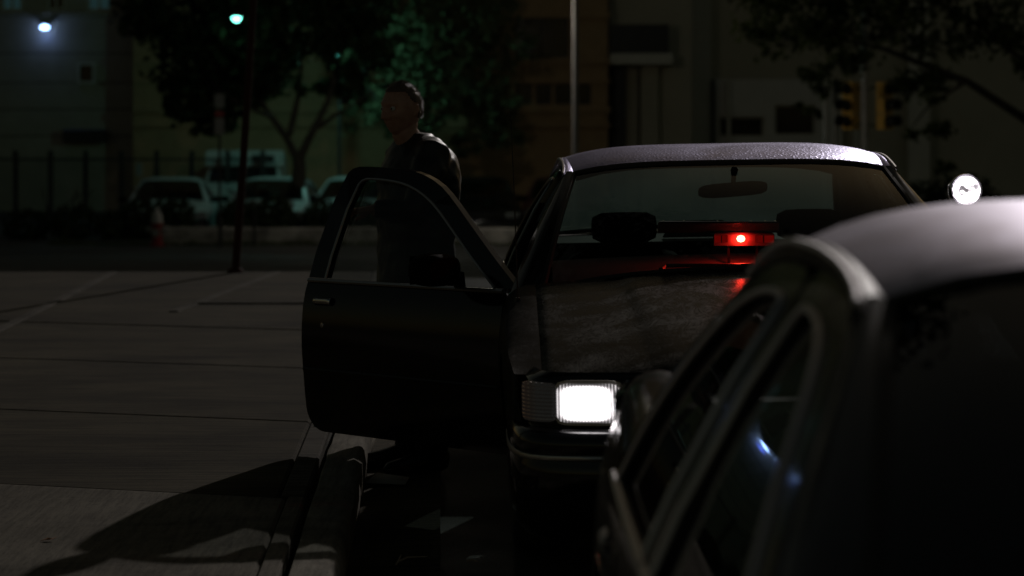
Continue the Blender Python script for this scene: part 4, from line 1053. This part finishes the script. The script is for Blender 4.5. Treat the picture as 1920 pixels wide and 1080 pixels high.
def facade(parent, x0, x1, z0, z1, Y, holes, material, name='wall', depth=.3):
    xs = sorted({x0, x1, *[h[0] for h in holes], *[h[1] for h in holes]}); zs = sorted({z0, z1, *[h[2] for h in holes], *[h[3] for h in holes]}); f_ = MB()
    for a, b in zip(xs, xs[1:]):
        for c, d in zip(zs, zs[1:]):
            mx, mz = (a + b) / 2, (c + d) / 2
            if any(h[0] < mx < h[1] and h[2] < mz < h[3] for h in holes): continue
            f_.add([(a, Y, c), (b, Y, c), (b, Y, d), (a, Y, d)], [(0, 1, 2, 3)])
    for h in holes:
        a, b, c, d = h[:4]
        f_.add([(a, Y, c), (b, Y, c), (b, Y, d), (a, Y, d), (a, Y + depth, c), (b, Y + depth, c), (b, Y + depth, d), (a, Y + depth, d)], [(0, 4, 5, 1), (1, 5, 6, 2), (2, 6, 7, 3), (3, 7, 4, 0)])
    return f_.build(name, material, parent, smooth=False)
def pX(x, Y): return (x - 960) * Y / FPX
def pZ(y, Y): return CAM_H - (y - Y0PX) * Y / FPX
# left: tan clad building
YB = 70.0
A = empty('clad_building', (0, 0, 0)); tag(A, 'tan building with horizontal cladding, small framed window and blue-lit wall lamp', 'building')
zt, zb = 23.0, -1.25
small = (pX(150, YB), pX(174, YB), pZ(152, YB), pZ(122, YB))
upper = [(pX(a, YB), pX(b, YB), pZ(20, YB), pZ(20, YB) + 1.5) for a, b in ((2, 42), (88, 122), (163, 208), (250, 300))]
facade(A, -22, -8.9, pZ(26, YB), zt, YB + .05, [h for h in upper], 'tan_cladding')
MB().box(-22, -8.9, YB + .3, YB + 9, zb, zt).build('building_core', 'dark_metal', A, smooth=False)
MB().box(-22, -8.9, YB - .10, YB + .1, pZ(30, YB), pZ(22, YB), ch=.02).build('ledge', 'tan_cladding', A, smooth=False)
for i, h in enumerate(upper): win(A, h[0] + .06, h[1] - .06, h[2] + .06, h[3] - .06, YB + .1, 'curtain_glow' if i in (0, 2) else ('window_glow' if i == 3 else 'dark_pane'), mull=1)
cs = [pZ(30, YB), pZ(100, YB), pZ(155, YB), pZ(205, YB), pZ(255, YB), zb]
for a, c in zip(cs, cs[1:]):
    hs = [small] if c < small[2] and a > small[3] else []
    if not hs and (c < small[3] and a > small[2]):
        hs = [(small[0], small[1], max(c + .01, small[2]), min(a - .02, small[3]))]
    facade(A, -22, -8.9, c + .012, a - .012, YB + (.0 if not hs else .001), hs, 'tan_cladding', 'cladding_panel', .2)
win(A, *small, YB, fw=.07)
lv = MB(); lv.box(pX(122, YB), pX(200, YB), YB - .35, YB - .02, pZ(266, YB), pZ(242, YB), ch=.04)
for k in range(7): lv.box(pX(126 + 10.5 * k, YB), pX(132 + 10.5 * k, YB), YB - .37, YB - .352, pZ(263, YB), pZ(245, YB))
lv.build('vent_box', 'dark_metal', A, smooth=False)
wl_ = empty('wall_lamp', (pX(87, YB), YB, pZ(50, YB))); tag(wl_, 'blue-white wall lamp glowing on the tan building', 'lamp')
MB().box(-.10, .10, -.06, .0, -.06, .14, ch=.02).build('back_plate', 'dark_metal', wl_, smooth=False)
MB().lathe([(.03, .10), (.10, .08), (.16, .06), (.17, .03)], 16, 'z', (0, -.20, .03), cap=False).build('hood', 'dark_metal', wl_)
MB().lathe([(0, -.07), (.07, -.06), (.12, -.02), (.13, .0), (.06, .05), (0, .055)], 16, 'z', (0, -.26, -.02)).build('bulb', 'bulb_blue', wl_)
lamp_light('wall_lamp_light', (0, -.18, -.24), .7, (.06, .14, 1.0), .08, wl_)
# iron fence before it
fe = empty('iron_fence', (0, 66.5, -1.2)); tag(fe, 'dark iron fence with square posts at the foot of the tan building', 'fence')
for k in range(9): MB().box(-13.6 + k * .9, -13.48 + k * .9, -.05, .05, 0, 1.75).build('post', 'dark_metal', fe, smooth=False)
for k in range(56): MB().box(-13.5 + k * .135, -13.48 + k * .135, -.012, .012, .1, 1.62).build('bar', 'dark_metal', fe, smooth=False)
for z in (.15, 1.5): MB().box(-13.6, -6.2, -.02, .02, z, z + .05).build('rail', 'dark_metal', fe, smooth=False)
nb = MB(); nb.box(pX(255, 66), pX(266, 66), 66, 66.04, pZ(330, 66), pZ(306, 66)); tag(nb.build('notice_board', 'sign_white', smooth=False), 'small pale notice on the fence above the first parked sedan', 'sign')
# centre: brown building with dark window bands
YC = 69.0
Bd = empty('brown_building', (0, 0, 0)); tag(Bd, 'brown banded building with dark windows behind the lamp pole', 'building')
x0, x1 = pX(250, YC), pX(1140, YC)
def zz(y): return pZ(y, YC)
big = [(pX(a, YC), pX(b, YC), zz(108), zz(28)) for a, b in ((640, 730), (760, 850), (966, 1066))]
mid = [(pX(a, YC), pX(b, YC), zz(196), zz(158)) for a, b in ((640, 690), (700, 750), (760, 810), (966, 998), (1004, 1034), (1040, 1072), (1080, 1108))]
ups = [(a, b, zz(-40), zz(-120)) for a, b, _, _ in big]
facade(Bd, x0, x1, zb, 23, YC, big + mid + ups, 'brown_brick', depth=.4)
MB().box(x0, x1, YC + .45, YC + 10, zb, 23).build('building_core', 'dark_metal', Bd, smooth=False)
for h in big + ups: win(Bd, h[0] + .05, h[1] - .05, h[2] + .05, h[3] - .05, YC + .2, frame='dark_metal', fw=.05, mull=1)
for i, h in enumerate(mid): win(Bd, h[0] + .04, h[1] - .04, h[2] + .04, h[3] - .04, YC + .2, frame='dark_metal', fw=.04)
win(Bd, pX(905, YC), pX(938, YC), zz(162), zz(108), YC - .02, pane='curtain_glow', frame='dark_metal', fw=.05, mull=1, bars=2)
for y_, h_ in ((112, .12), (150, .08), (200, .16), (232, .09), (25, .12)): MB().box(x0 + .01, x1 + .06, YC - .14, YC + .02, zz(y_) - h_, zz(y_), ch=.02).build('ledge', 'brown_brick', Bd, smooth=False)
# recessed wing with balcony slab
MB().box(x1 + .1, pX(1305, YC), YC + 1.6, YC + 10, zb, 23).build('recessed_wing', 'olive_render', Bd, smooth=False)
MB().box(x1 + .06, pX(1262, YC), YC + .2, YC + 1.6, zz(120), zz(100), ch=.02).build('balcony_slab', 'grey_stone', Bd, smooth=False)
MB().box(x1 + .08, pX(1255, YC), YC + .25, YC + .33, zz(98), zz(45)).build('balcony_front', 'dark_metal', Bd, smooth=False)
for a, b in ((1150, 1176), (1186, 1200), (1205, 1238)): MB().box(pX(a, YC), pX(b, YC), YC + (1.3 if a < 1200 else 1.0), YC + 1.62, zb, zz(122)).build('pier', 'dark_metal' if a < 1186 else 'olive_render', Bd, smooth=False)
# right: pale stone building with columns and bays
C_ = empty('stone_building', (0, 0, 0)); tag(C_, 'pale stone building with tall pilasters and dark bays behind the sedan\'s roof', 'building')
YD = 74.0
MB().box(pX(1276, YD), pX(1332, YD), YD - .25, YD + 8, zb, 22).build('pilaster', 'grey_stone', C_, smooth=False)
MB().box(pX(1244, YD), pX(1272, YD), YD + .3, YD + 2, zb, pZ(152, YD)).build('door_surround', 'pale_stone', C_, smooth=False)
q = MB(); q.add([(pX(1240, YD), YD + .1, pZ(160, YD)), (pX(1278, YD), YD + .1, pZ(140, YD)), (pX(1278, YD), YD + .8, pZ(140, YD)), (pX(1240, YD), YD + .8, pZ(160, YD))], [(0, 1, 2, 3)]); q.build('door_hood', 'dark_metal', C_, solid=.05)
MB().box(pX(1246, YD), pX(1256, YD), YD + .02, YD + .3, pZ(108, YD), pZ(78, YD), ch=.02).build('wall_fitting', 'dark_metal', C_, smooth=False)
bays = [(pX(1348, YD), pX(1434, YD), pZ(258, YD), pZ(218, YD)), (pX(1452, YD), pX(1530, YD), pZ(255, YD), pZ(196, YD))]
facade(C_, pX(1332, YD), pX(1562, YD), zb, pZ(148, YD), YD, bays, 'pale_stone', 'bay_panel', .5)
facade(C_, pX(1332, YD), pX(1700, YD), pZ(148, YD) + .01, 22, YD + .25, [(pX(1400, YD), pX(1470, YD), 5.5, 7.5), (pX(1540, YD), pX(1610, YD), 5.5, 7.5)], 'olive_render')
for a, b in ((1296, 1308), (1333, 1338), (1362, 1368), (1700, 1740)): MB().box(pX(a, YD), pX(b, YD), YD - .35, YD - .02, zb, 22 if a in (1296, 1700) else pZ(150, YD)).build('pilaster', 'grey_stone' if a != 1333 else 'dark_metal', C_, smooth=False)
for h in bays: win(C_, h[0] + .06, h[1] - .06, h[2] + .06, h[3] - .06, YD + .2, frame='grey_stone', fw=.06)
MB().box(pX(1332, YD), pX(1920, YD) + 6, YD + .9, YD + 8, zb, 22).build('building_core', 'dark_metal', C_, smooth=False)
facade(C_, pX(1562, YD), pX(1920, YD) + 6, zb, 22, YD + .3, [], 'olive_render', 'side_wall')
for a in (1570, 1600): MB().box(pX(a, YD), pX(a + 9, YD), YD - .1, YD + .3, zb, pZ(150, YD)).build('pilaster', 'grey_stone', C_, smooth=False)

# ------------------------------------------------------------------ trees
def leafmat(name, lo, hi):
    m = mat(name, lo, .8, spec=.05); n, l, b = nodes(m); v = coords(m)
    l.new(ramp(m, noise_tex(m, v, 1.6, 4), [(.3, lo), (.7, hi)]), b.inputs['Base Color'])
    b.inputs['Transmission Weight'].default_value = 0.0
    t = n.new('ShaderNodeBsdfTranslucent'); t.inputs[0].default_value = (*[c * 1.2 for c in hi], 1); mx = n.new('ShaderNodeMixShader'); mx.inputs[0].default_value = .15
    o = n['Material Output']; l.new(b.outputs[0], mx.inputs[1]); l.new(t.outputs[0], mx.inputs[2]); l.new(mx.outputs[0], o.inputs[0]); return m
leafmat('leaves', (.075, .095, .05), (.12, .14, .075)); leafmat('leaves_dark', (.02, .03, .014), (.035, .05, .022)); leafmat('leaves_olive', (.05, .07, .025), (.09, .11, .04)); wallmat('bark', (.035, .028, .02), (.075, .06, .045), 8)
def tree(label, base, trunk_pts, trunk_r, limbs, blobs, n_leaf, size, material, seed, name='broadleaf_tree', group=None):
    rnd = random.Random(seed); root = empty(name, base); tag(root, label, 'tree', group)
    t = MB(); t.tube(trunk_pts, trunk_r, 12)
    t.build('trunk', 'bark', root)
    for pts, r in limbs: MB().tube(pts, r, 8).build('limb', 'bark', root)
    tot = sum(b[1] ** 2 for b in blobs); vs = []; fs = []
    for (c, r, sq) in blobs:
        k = int(n_leaf * r * r / tot)
        clumps = [Vector((rnd.gauss(0, 1), rnd.gauss(0, 1), rnd.gauss(0, 1))).normalized() * (r * rnd.uniform(.35, 1.0)) for _ in range(max(5, int(k / 26)))]
        for _ in range(k):
            q = rnd.choice(clumps); d = q + Vector((rnd.gauss(0, 1), rnd.gauss(0, 1), rnd.gauss(0, 1))) * r * .13; d.z *= sq
            p = Vector(c) + d; nrm = Vector((rnd.gauss(0, 1), rnd.gauss(0, 1), rnd.gauss(0, 1) + .7)).normalized(); a = nrm.orthogonal().normalized()
            a = Matrix.Rotation(rnd.uniform(0, 6.28), 3, nrm) @ a; b_ = nrm.cross(a); s_ = size * rnd.uniform(.6, 1.25); i = len(vs)
            vs += [p - a * s_, p + b_ * s_ * .55 + nrm * s_ * .1, p + a * s_, p - b_ * s_ * .55 + nrm * s_ * .1]; fs.append((i, i + 1, i + 2, i + 3))
    me = bpy.data.meshes.new('crown'); me.from_pydata([tuple(v) for v in vs], [], fs); me.update(); link('crown', me, material, root, False)
    return root
V = Vector
tree('dark leafy tree with a forked trunk behind the parked cars, left of the man', (-4.95, 60.5, -1.2),
     [(0, 0, 0), (-.02, 0, .8), (.03, 0, 1.5), (.0, 0, 1.75)], [.20, .17, .155, .15],
     [([(0, 0, 1.6), (-.25, .1, 2.1), (-.75, .1, 2.8), (-1.3, .3, 3.8), (-1.6, .3, 5)], [.11, .09, .07, .05, .02]), ([(0, 0, 1.6), (.25, -.1, 2.1), (.7, 0, 3.0), (1.0, .2, 4.2), (1.1, .2, 5.5)], [.12, .10, .08, .05, .02]),
      ([(.35, 0, 2.3), (.9, .1, 2.7), (1.7, .3, 3.2)], [.06, .045, .02]), ([(-.2, 0, 2.2), (0, .3, 3.2), (.1, .4, 4.6)], [.08, .06, .02]), ([(-.6, 0, 2.6), (-1.4, -.2, 3.0), (-2.4, 0, 3.5)], [.055, .04, .015])],
     [((-1.2, 0, 4.3), 1.5, .8), ((-2.3, .1, 4.0), 1.2, .9), ((.3, .2, 4.9), 1.5, .8), ((1.3, .1, 4.4), 1.1, .8), ((-2.6, -.2, 3.1), .8, .8), ((-1.2, .2, 5.8), 1.6, .8), ((.9, .3, 6.0), 1.6, .8), ((.9, .4, 3.2), .7, .7), ((-1.5, .2, 3.2), .8, .6), ((-2.6, .3, 5.2), 1.5, .9), ((-.6, .3, 3.7), .9, .7), ((-2.0, .2, 2.6), .7, .7)], 14000, .13, 'leaves_dark', 3, group='trees in the far lot')
tree('broad tree whose green foliage fills the space behind the man\'s head', (-2.42, 64.6, -1.2),
     [(0, 0, 0), (.03, 0, 1.0), (-.02, 0, 2.0), (.05, 0, 3.2)], [.15, .13, .12, .09],
     [([(0, 0, 1.9), (-.6, .1, 2.6), (-1.2, 0, 3.4)], [.07, .05, .02]), ([(0, 0, 2.0), (.7, -.1, 2.7), (1.6, 0, 3.5)], [.07, .05, .02]), ([(.03, 0, 3.0), (.4, .2, 4.2), (.6, .2, 5.4)], [.07, .05, .02])],
     [((-.7, 0, 2.7), 1.0, .75), ((.5, 0, 3.0), 1.25, .8), ((1.7, .1, 3.0), 1.0, .8), ((2.1, .1, 2.2), .7, .8), ((.1, 0, 4.6), 1.6, .8), ((1.8, .2, 4.6), 1.2, .9), ((-1.0, .2, 4.2), 1.1, .8), ((.6, .2, 6.0), 1.7, .8), ((1.2, 0, 2.0), .6, .6)], 9500, .12, 'leaves', 11, group='trees in the far lot')
tree('dark leafy boughs reaching from the right edge over the traffic signal', (11.55, 56.0, -1.2),
     [(0, 0, 0), (-.05, 0, 1.2), (-.15, 0, 2.6), (-.4, 0, 4.2)], [.19, .17, .15, .11],
     [([(-.1, 0, 2.3), (-1.8, 0, 3.4), (-3.6, 0, 4.1), (-5.4, 0, 4.5)], [.10, .08, .05, .02]), ([(-.3, 0, 3.6), (-1.5, .1, 4.6), (-3.4, .2, 5.6)], [.08, .06, .02]), ([(-1.8, 0, 3.4), (-2.6, 0, 2.9), (-3.0, 0, 2.4)], [.04, .03, .01]), ([(-.2, 0, 3.0), (.8, 0, 3.9), (1.8, 0, 4.6)], [.08, .05, .02])],
     [((c[0] - .8, c[1], c[2]), r, q) for c, r, q in [((-4.9, 0, 4.6), 1.25, .65), ((-3.3, .1, 4.6), 1.2, .8), ((-1.6, 0, 4.6), 1.2, .8), ((-3.9, 0, 3.5), .75, .7), ((-1.9, 0, 3.3), .8, .9), ((-1.7, 0, 2.2), .55, .9), ((.2, .1, 4.6), 1.3, .8), ((-2.6, 0, 5.8), 1.5, .7), ((-5.2, 0, 5.6), 1.3, .7), ((-4.35, -.1, 2.75), .38, .8), ((-1.5, 0, 1.55), .35, .8), ((.6, 0, 3.6), .7, .7)]], 7000, .10, 'leaves_olive', 5)
tree('tall street tree beside the left pavement, its boughs hanging over the parked sedan', (-4.6, 13.0, .12),
     [(0, 0, 0), (.05, 0, 1.6), (-.05, .05, 3.2), (.15, 0, 4.8)], [.22, .19, .17, .13],
     [([(.1, 0, 4.2), (1.4, -.2, 5.4), (3.2, -.3, 6.2), (4.8, .2, 6.5)], [.11, .08, .05, .02]), ([(.1, 0, 4.4), (1.2, 1.0, 5.6), (2.6, 2.2, 6.4)], [.09, .06, .02]), ([(0, 0, 4.3), (.6, -1.2, 5.6), (2.0, -1.9, 6.3)], [.09, .06, .02])],
     [((1.1, 0, 6.6), 2.1, .8), ((3.0, 0, 6.4), 2.0, .8), ((4.8, .4, 6.5), 1.7, .8), ((2.6, 2.4, 6.8), 1.6, .8), ((2.1, -2.0, 6.6), 1.8, .8), ((4.0, -1.8, 6.4), 1.6, .8), ((5.6, -.8, 6.5), 1.0, .8)], 9000, .10, 'leaves_dark', 8, name='street_tree')
def shrub(label, base, blobs, n, size, seed):
    rnd = random.Random(seed); root = empty('shrub', base); tag(root, label, 'shrub')
    for k in range(5): MB().tube([(rnd.uniform(-.1, .1), rnd.uniform(-.1, .1), 0), (rnd.uniform(-.4, .4), rnd.uniform(-.2, .2), .6), (rnd.uniform(-.7, .7), rnd.uniform(-.2, .2), 1.1)], [.03, .02, .01], 6).build('stem', 'bark', root)
    vs = []; fs = []
    for (c, r, sq) in blobs:
        for _ in range(n):
            d = Vector((rnd.gauss(0, 1), rnd.gauss(0, 1), rnd.gauss(0, 1))).normalized() * r * rnd.uniform(.6, 1.0); d.z *= sq; p = Vector(c) + d
            if p.z < .02: p.z = .02
            a = Vector((rnd.gauss(0, 1), rnd.gauss(0, 1), rnd.gauss(0, 1))).normalized(); b_ = a.orthogonal().normalized(); s_ = size * rnd.uniform(.6, 1.2); i = len(vs)
            vs += [p - a * s_, p + b_ * s_ * .6, p + a * s_, p - b_ * s_ * .6]; fs.append((i, i + 1, i + 2, i + 3))
    me = bpy.data.meshes.new('foliage'); me.from_pydata([tuple(v) for v in vs], [], fs); me.update(); link('foliage', me, 'leaves_dark', root, False)
shrub('dark rounded shrub between the black sedan and its spotlight', (9.2, 55.4, -1.2), [((-.6, 0, .7), .8, .8), ((.3, 0, .8), .85, .85), ((1.0, 0, .55), .6, .8)], 500, .09, 21)
shrub('dark rounded shrub in front of the sedan behind the hydrant', (-7.55, 56, -1.2), [((-.45, 0, .42), .5, .95), ((.3, 0, .45), .52, .95)], 500, .08, 31)
shrub('dark rounded shrub right of the leaning pole, before the middle pale sedan', (-5.45, 56, -1.2), [((-.4, 0, .42), .5, .95), ((.35, 0, .46), .52, .95)], 500, .08, 32)
shrub('dark rounded shrub under the tree, beside the open door frame', (-3.75, 56.2, -1.2), [((-.3, 0, .42), .5, .95), ((.4, 0, .42), .5, .95)], 500, .08, 33)
shrub('dark low shrub left of the fire hydrant', (-9.6, 56, -1.2), [((-.8, 0, .3), .55, .7), ((.2, 0, .35), .6, .7), ((1.1, 0, .3), .5, .7)], 350, .08, 22)
# weeds along the foot of the low wall
rnd = random.Random(4); vs = []; fs = []
for _ in range(2600):
    x = rnd.uniform(-9.5, 3); y = 53.82 - abs(rnd.gauss(0, .12)); h = rnd.uniform(.03, .14) * (1 + .8 * mnoise.noise(Vector((x * 2, 0, 0)))); a = rnd.uniform(0, 3.14); i = len(vs); w_ = .012
    vs += [(x - w_ * math.cos(a), y - w_ * math.sin(a), -1.195), (x + w_ * math.cos(a), y + w_ * math.sin(a), -1.195), (x + rnd.gauss(0, .04), y + rnd.gauss(0, .03), -1.195 + h)]; fs.append((i, i + 1, i + 2))
me = bpy.data.meshes.new('weeds'); me.from_pydata(vs, [], fs); me.update(); tag(link('weeds', me, 'leaves_olive', None, False), 'weeds growing along the foot of the pale low wall', 'weeds', kind='stuff')
